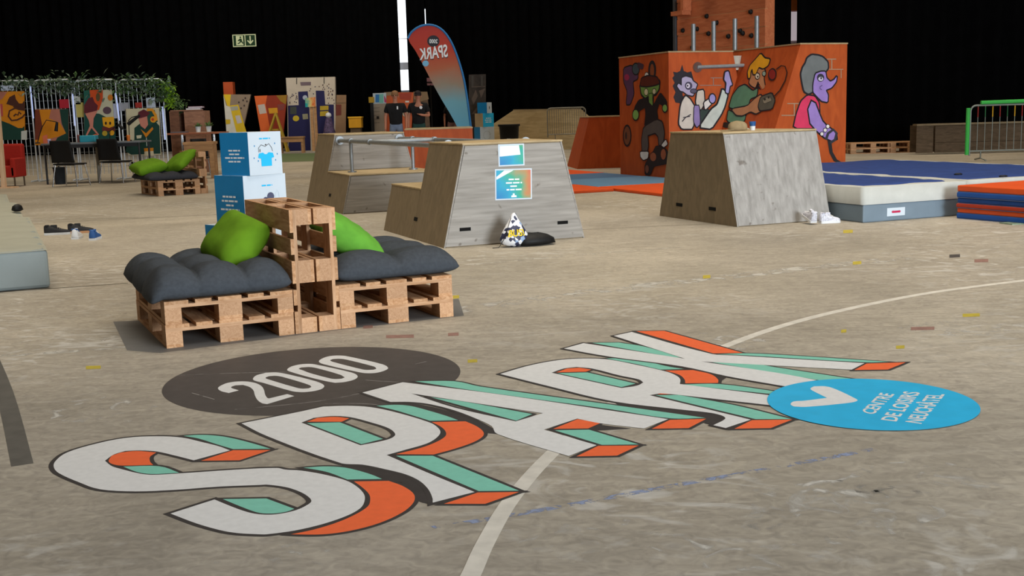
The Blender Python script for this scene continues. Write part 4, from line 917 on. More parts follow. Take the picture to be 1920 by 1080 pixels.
# ------------------------------------------------------------------ orange plank tower behind the mural block
pA, pB = at(1271, 25, 28.2), at(1436, 3, 25.6); pA.z = pB.z = 0
ang = math.atan2(pB.y - pA.y, pB.x - pA.x); Lw = (pB - pA).length
tw = thing('plank_tower', 'tall orange plank climbing tower with dark holds behind the mural block', 'climbing wall', tuple(pA), ang)
M_plk = wood('orange_plank', '#b0603c', '#c87850', (1, 8, 8), 2.2, .6, .12, False)
ph = .385
for k in range(16): quick('plank', 0, Lw, -.03 + .012 * (k % 2), .05, .02 + k * ph, .02 + (k + 1) * ph - .014, M_plk, tw)
quick('core', 0, Lw, .05, .26, 0, 16 * ph, M_plk, tw)
quick('backing', .02, Lw - .004, -.015, .05, 0, 16 * ph, pm('plank_gap_pale', '#b98a5e', .7, .1, 3), tw)
rnd = random.Random(5)
for k in range(26):
    x, zq = rnd.uniform(.2, Lw - .15), rnd.uniform(2.6, 5.4); MB().lathe([(.001, 0), (.06, .0), (.045, .05), (.001, .06)], n=8, cap=False).build('climbing_hold', M_black, tw).matrix_world = tw.matrix_world if False else Matrix.Identity(4)
    h_ = [o for o in tw.children if o.name.startswith('climbing_hold')][-1]; h_.matrix_local = T((x, -.028, zq)) @ RX(90)
for x, zq in ((.10, 3.55), (.95, 4.05)):
    quick('bracket', x, x + .42, -.30, -.03, zq, zq + .10, M_plk, tw); quick('bracket', x + .34, x + .44, -.28, -.03, zq + .1, zq + .38, M_plk, tw)
quick('steel_upright', -.12, -.03, -.06, .06, 0, 6.2, pm('dull_steel', '#5b5f66', .5, .1, 4, metal=.6), tw)

# ------------------------------------------------------------------ feather flag
def flag_mat():
    mt, nt, b = nodes_of('flag_gradient'); L = nt.links.new
    tc = nt.nodes.new('ShaderNodeTexCoord'); sp = nt.nodes.new('ShaderNodeSeparateXYZ'); mr = nt.nodes.new('ShaderNodeMapRange')
    nz = nt.nodes.new('ShaderNodeTexNoise'); nz.inputs['Scale'].default_value = 1.6
    ad = nt.nodes.new('ShaderNodeMath'); ad.operation = 'MULTIPLY_ADD'; ad.inputs[1].default_value = .12
    rp = nt.nodes.new('ShaderNodeValToRGB'); e = rp.color_ramp.elements
    e[0].position, e[0].color = .0, (*lin('#62abd0'), 1); e[1].position, e[1].color = 1, (*lin('#b54640'), 1)
    for p, c in ((.32, '#74aabb'), (.50, '#968b7c'), (.66, '#b06a50'), (.82, '#b84a3c')): q = e.new(p); q.color = (*lin(c), 1)
    mr.inputs[1].default_value = .9; mr.inputs[2].default_value = 3.9
    L(tc.outputs['Object'], sp.inputs[0]); L(sp.outputs[2], mr.inputs[0]); L(tc.outputs['Object'], nz.inputs['Vector']); L(nz.outputs[0], ad.inputs[0]); L(mr.outputs[0], ad.inputs[2]); L(ad.outputs[0], rp.inputs[0])
    L(rp.outputs[0], b.inputs['Base Color']); b.inputs['Roughness'].default_value = .8; b.inputs['Specular IOR Level'].default_value = .1
    return mt
YF = 33.0
fb_ = at(871, 236, YF); fl = thing('feather_flag', 'tall teardrop banner fading from red to teal with mirrored SPARK 2000 lettering', 'flag', (fb_.x, YF, 0))
def fp(px, py, dy=0): q = at(px, py, YF); return Vector((q.x - fb_.x, dy, q.z))
out_r = [(765, 72), (771, 61), (784, 51), (800, 46.5), (816, 48.5), (830, 57), (842, 72), (852, 92), (862, 120), (870, 150), (876, 185), (880, 215), (883, 240), (885, 262)]
out_l = [(865, 262), (858, 240), (845, 215), (830, 190), (812, 158), (795, 125), (780, 97), (769, 81)]
def sheet(name, pts, mat, dy, th):
    poly = [fp(x, y, dy) for x, y in pts]; tri = tessellate_polygon([[Vector((p.x, p.z, 0)) for p in poly]])
    n = len(poly); vs = poly + [p + Vector((0, th, 0)) for p in poly]
    fs = [tuple(t) for t in tri] + [tuple(i + n for i in t[::-1]) for t in tri] + [(i, (i + 1) % n, (i + 1) % n + n, i + n) for i in range(n)]
    return MB().add(vs, fs).build(name, mat, fl)
orr = [(p[0], p[1]) for p in cat_rom(out_r, 4)]; oll = [(p[0], p[1]) for p in cat_rom(out_l, 4)]
sheet('banner', orr + oll, flag_mat(), 0, .006)
MB().tube([fp(x, y) for x, y in orr] + [fp(885, 300)], .030, 8).build('pole', pm('flag_sleeve_blue', '#2f78b8', .6, .08, 5), fl)
pz = fp(885, 300); MB().tube([pz, Vector((pz.x + .02, 0, .10))], .025, 8).build('spike', M_steel, fl)
MB().lathe([(.42, 0), (.42, .02), (.12, .06), (.05, .12)], (pz.x + .02, 0, 0), 18).build('base', M_black, fl)
flat('badge_disc', [[[(lambda q: (q.x, q.z))(fp(x, y)) for x, y in ell(812.5, 77, 11.5, 10.8, 28)]]], pm('flag_dark', '#33343c', .7, .05, 5), fl, PV, .004)
v3 = lambda x, y: fp(x, y, -.009)
text_quad('lettering', '2000', v3(805, 81), v3(820.5, 81), v3(805, 73), v3(820.5, 73.5), M_print, fl, mirror=True)
text_quad('lettering_shadow', 'SPARK', v3(787, 113.5) + Vector((0, .003, 0)), v3(840.5, 107.5) + Vector((0, .003, 0)), v3(785.5, 91) + Vector((0, .003, 0)), v3(838, 83) + Vector((0, .003, 0)), MATS['flag_dark'], fl, mirror=True)
text_quad('lettering', 'SPARK', v3(787, 112), v3(840, 106), v3(785, 91), v3(838, 82), M_print, fl, mirror=True)
flat('blue_dot', [[[(lambda q: (q.x, q.z))(fp(x, y)) for x, y in ell(798, 119, 6, 5.6, 20)]]], pm('flag_sky', '#7ab8dc', .7, .05, 5), fl, PV, .004)

# ------------------------------------------------------------------ ramp, barriers, tub, pallets on the right
M_rampw = wood('ramp_birch', '#b29a6e', '#cdb588', (1, 6, 6), 1.5, .6, .03, False)
YR2 = 41.0
rp_ = thing('timber_ramp', 'pale plywood kicker ramp with sloping left end beside the cube stack', 'ramp', (0, YR2, 0))
prof = [at(x, y, YR2) for x, y in ((905, 250), (963, 207), (1090, 205), (1125, 240))]
MB().ext([(prof[0].x - 1.2, 0, 0), (prof[1].x, 0, prof[1].z), (prof[2].x, 0, prof[2].z), (prof[3].x + .9, 0, 0)], (0, 2.4, 0)).build('body', M_rampw, rp_)
MB().ext([(prof[1].x, -.02, prof[1].z), (prof[2].x, -.02, prof[2].z), (prof[2].x, -.02, prof[2].z + .03), (prof[1].x, -.02, prof[1].z + .03)], (0, 2.44, 0)).build('deck_edge', M_top, rp_)
def barrier(label, M, W, H, n, legz, mat, sleeves=None, group='crowd barriers'):
    t = thing('crowd_barrier', label, 'barrier', group=group); t.matrix_world = M
    r = .12; fr = [(0, 0, legz)] + [(0, 0, H - r)] + [(r - r * math.cos(a), 0, H - r + r * math.sin(a)) for a in (.4, .8, 1.2)] + [(r, 0, H), (W - r, 0, H)] + [(W - r + r * math.sin(a), 0, H - r + r * math.cos(a)) for a in (.4, .8, 1.2)] + [(W, 0, H - r), (W, 0, legz)]
    MB().tube(fr, .021, 8).build('frame', mat, t)
    MB().tube([(0, 0, legz + .1), (W, 0, legz + .1)], .018, 8).build('bottom_rail', mat, t)
    for i in range(1, n): x = W * i / n; MB().tube([(x, 0, legz + .1), (x, 0, H)], .009, 6).build('bar', mat, t)
    for x in (.25, W - .25):
        MB().tube([(x, -.3, .02), (x, 0, .06), (x, 0, legz + .1)], .016, 6).build('foot', mat, t); MB().tube([(x, .3, .02), (x, 0, .06)], .016, 6).build('foot', mat, t)
    if sleeves:
        for i in range(1, n):
            x = W * i / n; MB().tube([(x, 0, H - .26), (x, 0, H - .03)], .013, 6).build('coloured_sleeve', sleeves[i % len(sleeves)], t)
    return t
ba, bb = at(1026, 203, 38.5), at(1100, 203, 38.0)
barrier('grey crowd barrier standing in front of the timber ramp', frame(Vector((ba.x, 38.5, 0)), .05), bb.x - ba.x, ba.z, 17, .5, pm('barrier_grey', '#8d8a80', .5, .1, 5, metal=.4))
gq = ground(1817, 302); ga = at(1822, 198, gq.y)
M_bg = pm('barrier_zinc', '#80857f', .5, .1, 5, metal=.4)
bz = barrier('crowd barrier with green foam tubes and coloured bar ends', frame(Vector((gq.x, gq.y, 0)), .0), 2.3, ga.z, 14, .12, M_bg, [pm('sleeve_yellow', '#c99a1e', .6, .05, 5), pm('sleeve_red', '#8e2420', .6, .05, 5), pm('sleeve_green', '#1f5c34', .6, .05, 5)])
M_foam = pm('foam_green', '#3fae4c', .8, .06, 8)
MB().tube([(-.08, -.05, .14), (-.075, -.05, ga.z - .05)], .045, 10).build('foam_tube', M_foam, bz)
MB().tube([(.22, 0, ga.z + .06), (1.2, 0, ga.z + .068), (2.4, 0, ga.z + .055)], .042, 10).build('foam_tube', M_foam, bz)
tb = at(955, 258, 34.5)
tub = thing('plastic_tub', 'round black plastic tub between the cube stack and the ramp', 'tub', (tb.x, 34.5, 0))
tz = at(955, 233, 34.5).z
MB().lathe([(.24, 0), (.30, tz - .06), (.33, tz - .06), (.335, tz), (.31, tz), (.28, tz - .05), (.22, .05)], n=24, cap=False).build('shell', M_black, tub)
MB().lathe([(.001, .04), (.22, .05)], n=24, cap=False).build('bottom', M_black, tub)
# low pallets and trough on the right, at the drape
gpr = 'row of low pallets by the right drape'
M_dim = wood('aged_timber_shaded', '#4d3f2e', '#635240', (2, 10, 10), 2, .8, .12, False)  # old timber, darkened further to paint in the dim corner's shade
for i, (px_, z_, lab) in enumerate([(1586, 0, 'bottom pallet nearest the mural block at the dark drape'), (1586, .144, 'upper pallet nearest the mural block at the dark drape'), (1670, 0, 'bottom pallet next to the timber trough at the dark drape'), (1670, .144, 'upper pallet next to the timber trough at the dark drape')]):
    p = ground(px_, 288); pallet(lab, T((p.x + (i > 1) * .03, 30.7, z_)) @ RZ(-3) @ T((1.2, 0, 0)) @ RZ(90), gpr)
tr0 = at(1718, 275, 29.3)
tt = thing('timber_trough', 'long weathered timber trough box behind the green foam barrier', 'planter', (tr0.x, 29.3, 0), R(-4))
zt_ = at(1718, 233, 29.3).z
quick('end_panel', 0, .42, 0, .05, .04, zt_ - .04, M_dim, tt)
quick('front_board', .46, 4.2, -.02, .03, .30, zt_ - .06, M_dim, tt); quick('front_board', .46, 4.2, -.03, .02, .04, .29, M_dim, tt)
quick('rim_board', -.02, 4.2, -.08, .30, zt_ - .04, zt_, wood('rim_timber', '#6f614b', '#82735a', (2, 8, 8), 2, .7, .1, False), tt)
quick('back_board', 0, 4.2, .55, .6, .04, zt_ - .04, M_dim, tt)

# ------------------------------------------------------------------ small things on and around the boxes
def shoe(label, M, up, sole, lace, group, L=.29, accent=None):
    t = thing('sneaker', label, 'shoe', group=group); t.matrix_world = M
    st = [(0, .034, .095), (.06, .040, .105), (.2, .042, .10), (.38, .040, .085), (.55, .043, .062), (.75, .047, .048), (.9, .040, .038), (1, .016, .024)]
    def rings(sts, base, k=1.0):
        vs = []; fs = []; n = 10
        for a, w_, h in sts:
            for j in range(n):
                th = math.pi * j / (n - 1); vs.append((math.cos(th) * w_ * k, a * L, base + math.sin(th) ** .7 * h))
        for i in range(len(sts) - 1):
            for j in range(n - 1): q = i * n + j; fs.append((q, q + 1, q + n + 1, q + n))
        fs.append(tuple(range(n))); fs.append(tuple(reversed(range((len(sts) - 1) * n, len(sts) * n)))); return vs, fs
    vs, fs = rings(st, .022); MB().add(vs, fs, 0, True).build('upper', up, t)
    pl = [(w_ + .006, a * L) for a, w_, h in st]; poly = [(x, y, .0) for x, y in pl] + [(-x, y, .0) for x, y in pl[::-1]]
    MB().ext(poly, (0, 0, .028)).build('sole', sole, t)
    quick('tongue', -.018, .018, .26 * L, .5 * L, .085, .125, up, t, .006)
    for k in range(4): MB().tube([(-.03, (.42 + .07 * k) * L, .095 - .008 * k), (0, (.43 + .07 * k) * L, .112 - .010 * k), (.03, (.42 + .07 * k) * L, .095 - .008 * k)], .004, 5).build('lace', lace, t)
    MB().tube([(.033 * math.cos(a), .05 * L + .06 * L * math.sin(a) + .02, .118) for a in [i * .5 for i in range(13)]], .009, 6).build('collar', accent or up, t)
    return t
M_shk = pm('shoe_black', '#242426', .7, .1, 10); M_shw = pm('shoe_white', '#d8dadc', .6, .05, 10); M_shb = pm('shoe_blue', '#2b5590', .6, .05, 10); M_shs = pm('sole_tan', '#b98a62', .7, .08, 8)
gsh = 'sneakers left on the floor near the grey mats'
def ontoground(px, py, rz, dz=0): q = ground(px, py); return T((q.x, q.y, dz)) @ RZ(rz)
shoe('black sneaker with pale sole lying furthest left of the four', ontoground(84, 441, -80), M_shk, M_shw, M_shk, gsh, .31)
shoe('black sneaker behind the white and blue pair', ontoground(128, 438, -70), M_shk, M_shs, M_shk, gsh, .31)
shoe('white sneaker with navy heel, toe pointing away', ontoground(140, 449, 8), M_shw, M_shw, M_shb, gsh, .28, M_shb)
shoe('blue and white sneaker, rightmost of the four', ontoground(173, 451, 4), M_shb, M_shw, M_shw, gsh, .28)
gs2 = 'white patterned sneakers by the plain box'
shoe('white patterned sneaker lying flat by the corner of the plain trapezoid box', ontoground(1537, 419, -78), pm('shoe_floral', '#c3c4cf', .7, .35, 60), M_shw, M_shw, gs2, .25)
shoe('white patterned sneaker tipped up against the plain trapezoid box', ontoground(1524, 421, 14) @ T((0, -.02, .02)) @ RX(18), MATS['shoe_floral'], M_shw, M_shw, gs2, .24)
bk = at(32, 388, 14.6)
# drawstring bag and black jacket by the poster box
bgq = ground(965, 462)
def blob(name, mat, parent, prof, seed, sx=1, sy=1, amp=.12, n=22):
    mb = MB(); vs = []; fs = []
    for i, (r, z) in enumerate(prof):
        for j in range(n):
            a = 2 * math.pi * j / n; k = 1 + amp * mnoise.noise(Vector((math.cos(a) * 1.6 + seed, math.sin(a) * 1.6, z * 9)))
            vs.append((r * k * math.cos(a) * sx, r * k * math.sin(a) * sy, z * (1 + amp * .6 * mnoise.noise(Vector((math.cos(a) * 2, math.sin(a) * 2, seed))))))
    for i in range(len(prof) - 1):
        for j in range(n): a = i * n + j; b = i * n + (j + 1) % n; fs.append((a, b, b + n, a + n))
    fs.append(tuple(reversed(range(n)))); fs.append(tuple(range((len(prof) - 1) * n, len(prof) * n)))
    return mb.add(vs, fs, 0, True).build(name, mat, parent)
def bag_mat():
    mt, nt, b = nodes_of('bag_pattern'); L = nt.links.new
    tc = nt.nodes.new('ShaderNodeTexCoord'); vo = nt.nodes.new('ShaderNodeTexVoronoi'); vo.inputs['Scale'].default_value = 26
    rp = nt.nodes.new('ShaderNodeValToRGB'); rp.color_ramp.interpolation = 'CONSTANT'; e = rp.color_ramp.elements
    e[0].color = (*lin('#2a2d48'), 1); e[1].position = .38; e[1].color = (*lin('#d9dade'), 1)
    q = e.new(.72); q.color = (*lin('#8fa6c8'), 1); q = e.new(.82); q.color = (*lin('#e4e4e6'), 1)
    sp = nt.nodes.new('ShaderNodeSeparateColor'); L(tc.outputs['Object'], vo.inputs['Vector']); L(vo.outputs['Color'], sp.inputs[0]); L(sp.outputs[0], rp.inputs[0])
    L(rp.outputs[0], b.inputs['Base Color']); b.inputs['Roughness'].default_value = .5; return mt
bag = thing('drawstring_bag', 'patterned white drawstring bag with yellow lettering leaning on the poster box', 'bag', (bgq.x, bgq.y - .02, 0), .35)
bb_ = blob('sack', bag_mat(), bag, [(.06, .005), (.15, .03), (.165, .08), (.13, .16), (.085, .23), (.045, .29), (.03, .33), (.012, .345)], 3, 1.0, .55)
text_quad('lettering', 'BUS!', Vector((-.105, -.098, .115)), Vector((.085, -.085, .12)), Vector((-.085, -.086, .185)), Vector((.07, -.070, .19)), pm('bag_yellow', '#e8c41c', .6, .05, 5), bag)
MB().tube([(-.02, 0, .33), (-.13, -.06, .10), (-.20, -.08, .012), (-.26, -.05, .008)], .004, 5).build('cord', M_black, bag)
jk = blob('jacket', M_black, None, [(.10, .004), (.20, .02), (.19, .07), (.13, .11), (.05, .13)], 9, 1.25, .62, .22); jq = ground(1000, 459); jk.location = (jq.x, jq.y - .03, 0); jk.rotation_euler = (0, 0, .3)
tag(jk, 'crumpled black jacket on the floor right of the patterned bag', 'jacket')
# cap and cup on box C
cq = C0 @ Vector((.52, .62, H))
cap = thing('cap', 'khaki cap lying on the plain trapezoid box', 'cap', tuple(C0 @ Vector((.50, .75, H))), .6)
M_kh = pm('khaki_cotton', '#8d7c5e', .9, .15, 14)
blob('crown', M_kh, cap, [(.11, .004), (.115, .03), (.105, .075), (.075, .105), (.02, .118)], 5, 1.15, .9, .10)
MB().ext([(-.10, -.05, .012), (-.22, -.07, .004), (-.27, 0, .002), (-.22, .07, .004), (-.10, .06, .012)], (0, 0, .007)).build('peak', M_kh, cap)
MB().tube([(.08, -.02, .03), (.13, -.06, .02), (.14, .0, .02)], .006, 6).build('strap', pm('pale_strap', '#b8b4a4', .7, .05, 5), cap)
mg = thing('paper_cup', 'small blue and white cup lying beside the cap', 'cup', tuple(C0 @ Vector((.68, .70, H))), .2)
MB().lathe([(.030, 0), (.034, .045), (.034, .05)], n=16).build('white_half', M_shw, mg); MB().lathe([(.034, .05), (.040, .105), (.036, .105), (.03, .055)], n=16).build('blue_half', pm('cup_blue', '#1f4f88', .5, .05, 5), mg)
# flat card on the floor, right edge
cd = ground(1908, 419); co = quick('floor_card', -.16, .16, -.1, .1, 0, .012, pm('card_green', '#7d8f78', .5, .3, 12)); co.location = (cd.x, cd.y, 0); co.rotation_euler = (0, 0, .3); tag(co, 'small grey-green packet on the floor below the stacked gym mats', 'packet')
for px_, lab in ((1797, 'small dark phone lying on the navy crash mat seam'), (1881, 'small black glove on the crash mat\'s cream edge')):
    q = ground(px_, 327 if px_ < 1850 else 331, .425); o = blob('small_item', M_black, None, [(.03, .0), (.036, .01), (.02, .022)], px_, 1.6, .7, .2, 12); o.location = (q.x, q.y, .42); o.name = 'phone' if px_ < 1850 else 'glove'; tag(o, lab, 'phone' if px_ < 1850 else 'glove')

# ------------------------------------------------------------------ background, left: wire screens, art boards, table
def board(name, label, cat, pts, Y, th, mat, group=None, rz=0):
    """free-standing board cut to an outline, front face at depth Y"""
    q = [at(x, y, Y) for x, y in pts]; cx = sum(p.x for p in q) / len(q); zmin = max(0, min(p.z for p in q))
    t = thing(name, label, cat, (cx, Y, 0), 0, group)
    zb_ = .30 if group == 'boards behind the two people' else 0.0
    loc_ = [(p.x - cx, max(zb_, p.z)) for p in q]
    tri = tessellate_polygon([[Vector((a, b, 0)) for a, b in loc_]]); n = len(loc_)
    vs = [(a, 0, b) for a, b in loc_] + [(a, th, b) for a, b in loc_]
    fs = [tuple(k) for k in tri] + [tuple(i + n for i in k[::-1]) for k in tri] + [(i, (i + 1) % n, (i + 1) % n + n, i + n) for i in range(n)]
    MB().add(vs, fs).build('board', mat, t)
    t['_c'] = cx; del t['_c']
    def deco(nm, pts2, hexc, lvl=1, label=None):
        q2 = [at(x, y, Y) for x, y in pts2]
        o = flat(nm, [[(p.x - cx, p.z) for p in q2]] and [[[(p.x - cx, p.z) for p in q2]]], pm('print_' + hexc, '#' + hexc, .6, .06, 4), t, PV, .004 * lvl)
        return o
    return t, deco
YW = 28.6
M_wire = pm('zinc_wire', '#d5dce2', .4, .1, 10, metal=.25)
gw = 'wire display screens behind the meeting table'
def screen(label, x0, x1, ytop):
    a, b = at(x0, ytop, YW), at(x1, ytop, YW); W_ = b.x - a.x; Hh = (a.z + b.z) / 2
    t = thing('wire_screen', label, 'wire screen', (a.x, YW, 0), 0, gw); r = .10
    MB().tube([(0, 0, .02), (0, 0, Hh - r), (.03, 0, Hh - .03), (r, 0, Hh), (W_ - r, 0, Hh), (W_ - .03, 0, Hh - .03), (W_, 0, Hh - r), (W_, 0, .02)], .020, 8).build('frame', M_wire, t)
    n = max(5, int(W_ / .105))
    for i in range(1, n): MB().tube([(W_ * i / n, 0, .15), (W_ * i / n, 0, Hh)], .0085, 5).build('upright_wire', M_wire, t)
    for k in range(1, 13): MB().tube([(0, .008, .15 + k * (Hh - .2) / 12.5), (W_, .008, .15 + k * (Hh - .2) / 12.5)], .004, 5).build('cross_wire', pm('dull_wire', '#7d858a', .5, .1, 10, metal=.3), t)
    for x in (.05, W_ - .05): MB().tube([(x, -.3, .02), (x, .3, .02)], .02, 6).build('foot', M_wire, t)
    return t
screen('leftmost wire screen behind the dragon board', -30, 55, 152)
screen('wire screen second from the left, red cards clipped to it', 62, 134, 150)
screen('wire screen third from the left, behind the tall dancer board', 138, 216, 150)
screen('rightmost wire screen, under the leafy garland', 222, 304, 149)
# leafy garland and fern
def leaves(name, label, cat, pts, n, size, mats, seed, parentY, spread, hang=0):
    rnd = random.Random(seed); base = at(pts[0][0], pts[0][1], parentY); t = thing(name, label, cat, (base.x, parentY, base.z))
    P = [at(x, y, parentY) - base for x, y in pts]; P = [Vector((p.x, 0, p.z)) for p in P]
    MB().tube(P if len(P) > 1 else [P[0], P[0] + Vector((0, 0, .1))], .012, 6).build('stem', pm('stem_green', '#3a4a2a', .8, .1, 5), t)
    for c, mt in enumerate(mats):
        vs = []; fs = []
        for i in range(n // len(mats)):
            k = rnd.uniform(0, len(P) - 1.001) if len(P) > 1 else 0; j = int(k); c0 = P[j].lerp(P[min(j + 1, len(P) - 1)], k - j)
            c0 = c0 + Vector((rnd.gauss(0, spread), rnd.gauss(0, spread * .6), rnd.gauss(-hang, spread)))
            d = Vector((rnd.uniform(-1, 1), rnd.uniform(-1, .6), rnd.uniform(-1, .6))).normalized(); s_ = d.cross(Vector((0, 0, 1))).normalized(); l = size * rnd.uniform(.6, 1.3)
            b = len(vs); vs += [c0, c0 + d * l * .5 + s_ * l * .25 + Vector((0, 0, .02)), c0 + d * l, c0 + d * l * .5 - s_ * l * .25 + Vector((0, 0, .02))]; fs.append((b, b + 1, b + 2, b + 3))
        MB().add(vs, fs).build('foliage', mt, t, kind='stuff')
    return t
M_lf1 = pm('leaf_dark', '#3c5236', .7, .2, 8); M_lf2 = pm('leaf_mid', '#55733f', .7, .2, 8); M_lf3 = pm('leaf_bright', '#86b02a', .6, .15, 8); M_lfg = pm('leaf_grey', '#6a7a6a', .7, .15, 8)
leaves('leafy_garland', 'grey-green leafy garland draped along the top of the left wire screens', 'garland', [(-20, 152), (40, 154), (100, 152), (140, 156)], 420, .15, [M_lf1, M_lfg], 1, YW - .06, .12, .08)
leaves('leafy_garland', 'dark green leafy garland along the top of the right wire screens', 'garland', [(142, 156), (190, 152), (240, 152), (290, 154), (312, 168)], 620, .16, [M_lf1, M_lf2, M_lfg], 2, YW - .06, .14, .12)
leaves('hanging_fern', 'bright green fern hanging at the right end of the wire screens', 'plant', [(306, 156), (318, 166), (322, 184), (318, 196)], 200, .16, [M_lf3, M_lf2], 3, YW - .10, .06, .02)
ga_ = 'painted art boards on the wire screens'
YA = YW - .16
t, dc = board('art_board', 'orange art board with a dark dragon, leftmost on the wire screens', 'painting', [(-24, 172), (45, 171), (47, 262), (-24, 263)], YA, .03, pm('art_orange', '#c57a12', .7, .08, 4), ga_)
dc('painted_shape', [(-24, 173), (14, 172), (4, 186), (-24, 196)], 'a86a58'); dc('painted_shape', [(-24, 226), (2, 226), (18, 232), (34, 240), (42, 240), (46, 236), (47, 262), (-24, 263)], '12382e')
dc('dragon_wing', [(12, 195), (18, 182), (28, 177), (30, 186), (36, 194), (42, 194), (46, 188), (47, 204), (36, 200), (30, 200), (22, 198), (16, 196)], '45241a', 2); dc('dragon_body', [(24, 200), (36, 196), (46, 196), (47, 208), (34, 206)], '45241a', 3)
dc('dragon_tail', stroke([(40, 204), (28, 203), (18, 208), (16, 218), (22, 226), (32, 225), (42, 220), (47, 214)], 3), '45241a', 2); dc('dragon_claw', stroke([(26, 218), (30, 214), (34, 216), (36, 210), (40, 214)], 3), '45241a', 3)
dc('painted_shape', [(-20, 195), (5, 195), (6, 218), (-20, 219)], 'b04a44', 2); dc('pale_corner', [(40, 246), (51, 244), (51, 262), (40, 262)], 'b8b8ae', 2)
t, dc = board('art_board', 'art board of orange, pink and dark green shapes behind the left chair', 'painting', [(66, 205), (128, 204), (129, 272), (66, 272)], YA, .03, pm('art_pink', '#a86a58', .7, .08, 4), ga_)
dc('painted_shape', [(66, 206), (96, 205), (92, 222), (112, 230), (124, 250), (110, 256), (86, 262), (82, 272), (66, 272)], 'c57a12'); dc('painted_shape', [(112, 205), (129, 204), (129, 272), (100, 272), (108, 258), (124, 250), (116, 232)], '14382f', 2); dc('painted_shape', [(66, 206), (74, 206), (80, 240), (72, 262), (66, 262)], '6a2e1c', 2); dc('painted_shape', [(80, 255), (89, 252), (90, 270), (82, 271)], 'cf6a4a', 3)
t, dc = board('art_board', 'tall art board with a pink long-legged dancer, centre of the wire screens', 'painting', [(157, 170), (209, 168), (216, 262), (158, 262)], YA - .04, .03, pm('art_cream', '#b9b59a', .7, .06, 4), ga_)
dc('painted_shape', [(157, 170), (170, 169), (168, 192), (158, 210)], '1c5a4e'); dc('painted_shape', [(168, 169), (193, 168), (193, 186), (186, 206), (172, 208)], 'c24a1c', 2); dc('painted_shape', [(158, 212), (186, 213), (200, 220), (216, 222), (217, 262), (158, 262)], '12443c', 1)
dc('painted_shape', [(158, 198), (166, 184), (174, 182), (178, 192), (184, 198), (182, 208), (170, 212), (158, 212)], '5a1f28', 3); dc('dancer_legs', [(160, 213), (184, 207), (176, 222), (175, 238), (186, 252), (184, 254), (172, 240), (164, 254), (161, 254), (169, 236), (167, 226)], 'c07a68', 4)
dc('painted_shape', ell(201, 207, 8, 7, 14), '57404c', 2); dc('painted_shape', ell(207, 183, 5, 6, 12), 'c0701c', 2); dc('painted_shape', ell(184, 182, 4, 8, 12), '5a4a2a', 3); dc('painted_shape', [(170, 255), (182, 250), (186, 262), (168, 262)], 'c8501c', 4)
dc('smiling_face', [(192, 220), (214, 219), (215, 236), (205, 240), (194, 236)], 'd89a1c', 4); dc('face_eye', ell(199, 231, 2, 3, 10), '2a1a14', 5); dc('face_eye', ell(207, 231, 2, 3, 10), '2a1a14', 5); dc('painted_shape', [(192, 238), (216, 238), (216, 246), (192, 246)], '6a2a28', 3); dc('painted_shape', ell(197, 250, 5, 5, 12), 'b0962c', 5); dc('painted_shape', ell(210, 249, 5, 5, 12), 'd89a1c', 5)
t, dc = board('art_board', 'art board of a figure in green jacket with orange headphones, rightmost', 'painting', [(236, 204), (298, 202), (302, 290), (240, 291)], YA - .04, .03, pm('art_stone', '#bdb496', .7, .06, 4), ga_)
dc('jacket', [(252, 240), (262, 232), (290, 226), (299, 236), (301, 288), (246, 290), (236, 284), (238, 268), (252, 262)], '12382f'); dc('hood', [(272, 222), (278, 206), (290, 206), (296, 228), (280, 236)], '1d4a3a', 2); dc('face', [(260, 222), (276, 218), (278, 234), (272, 242), (264, 236)], 'c07a68', 3); dc('cap', [(258, 222), (260, 210), (270, 205), (282, 212), (276, 218), (262, 222)], '5a1f28', 4)
dc('headphones', stroke([(276, 206), (286, 206), (292, 216), (294, 226)], 5), 'd08a1c', 5); dc('ear_cup', ell(288, 224, 6, 6, 14), 'd08a1c', 6); dc('ear_cup_inner', ell(287, 224, 2.5, 2.5, 10), 'b0341c', 7); dc('collar', [(264, 242), (274, 250), (286, 238), (288, 242), (274, 258)], 'c57a12', 3); dc('zip', [(274, 258), (275.4, 258), (276.4, 274), (275, 274)], 'a8b0a8', 3); dc('belt', [(270, 278), (288, 277), (288, 283), (271, 284)], 'c57a12', 3); dc('trousers', [(271, 284), (288, 283), (289, 292), (271, 292)], 'c4b89a', 3); dc('patch', [(256, 254), (266, 253), (265, 259), (257, 260)], 'c4c0a4', 3)
# cards clipped to the wires
gk = 'cards clipped to the wire screens'
for i, (x0, x1, y0, y1, hx, lab) in enumerate([(2, 25, 160, 170, 'c6cede', 'white card above the dragon board'), (112, 128, 186, 203, 'b02434', 'red card at the right of the second wire screen'), (134, 150, 180, 196, 'b8b8ac', 'grey-white card left of the tall dancer board'), (144, 156, 192, 220, 'b8a85c', 'pale yellow card hanging left of the tall dancer board'), (213, 222, 194, 222, 'b4b6cc', 'tall lilac card right of the tall dancer board'), (224, 240, 192, 208, '9a9aa0', 'grey card above the headphones board\'s left corner'), (254, 266, 192, 202, 'a03028', 'small red card above the headphones board'), (275, 290, 183, 202, 'c0c8d4', 'white card above the headphones board\'s right corner')]):
    a, b = at(x0, y1, YW - .06), at(x1, y0, YW - .06)
    o = quick('card', 0, b.x - a.x, 0, .012, 0, b.z - a.z, pm('card_' + hx, '#' + hx, .6, .05, 4)); o.location = (a.x, YW - .06, a.z); tag(o, lab, 'card', gk)
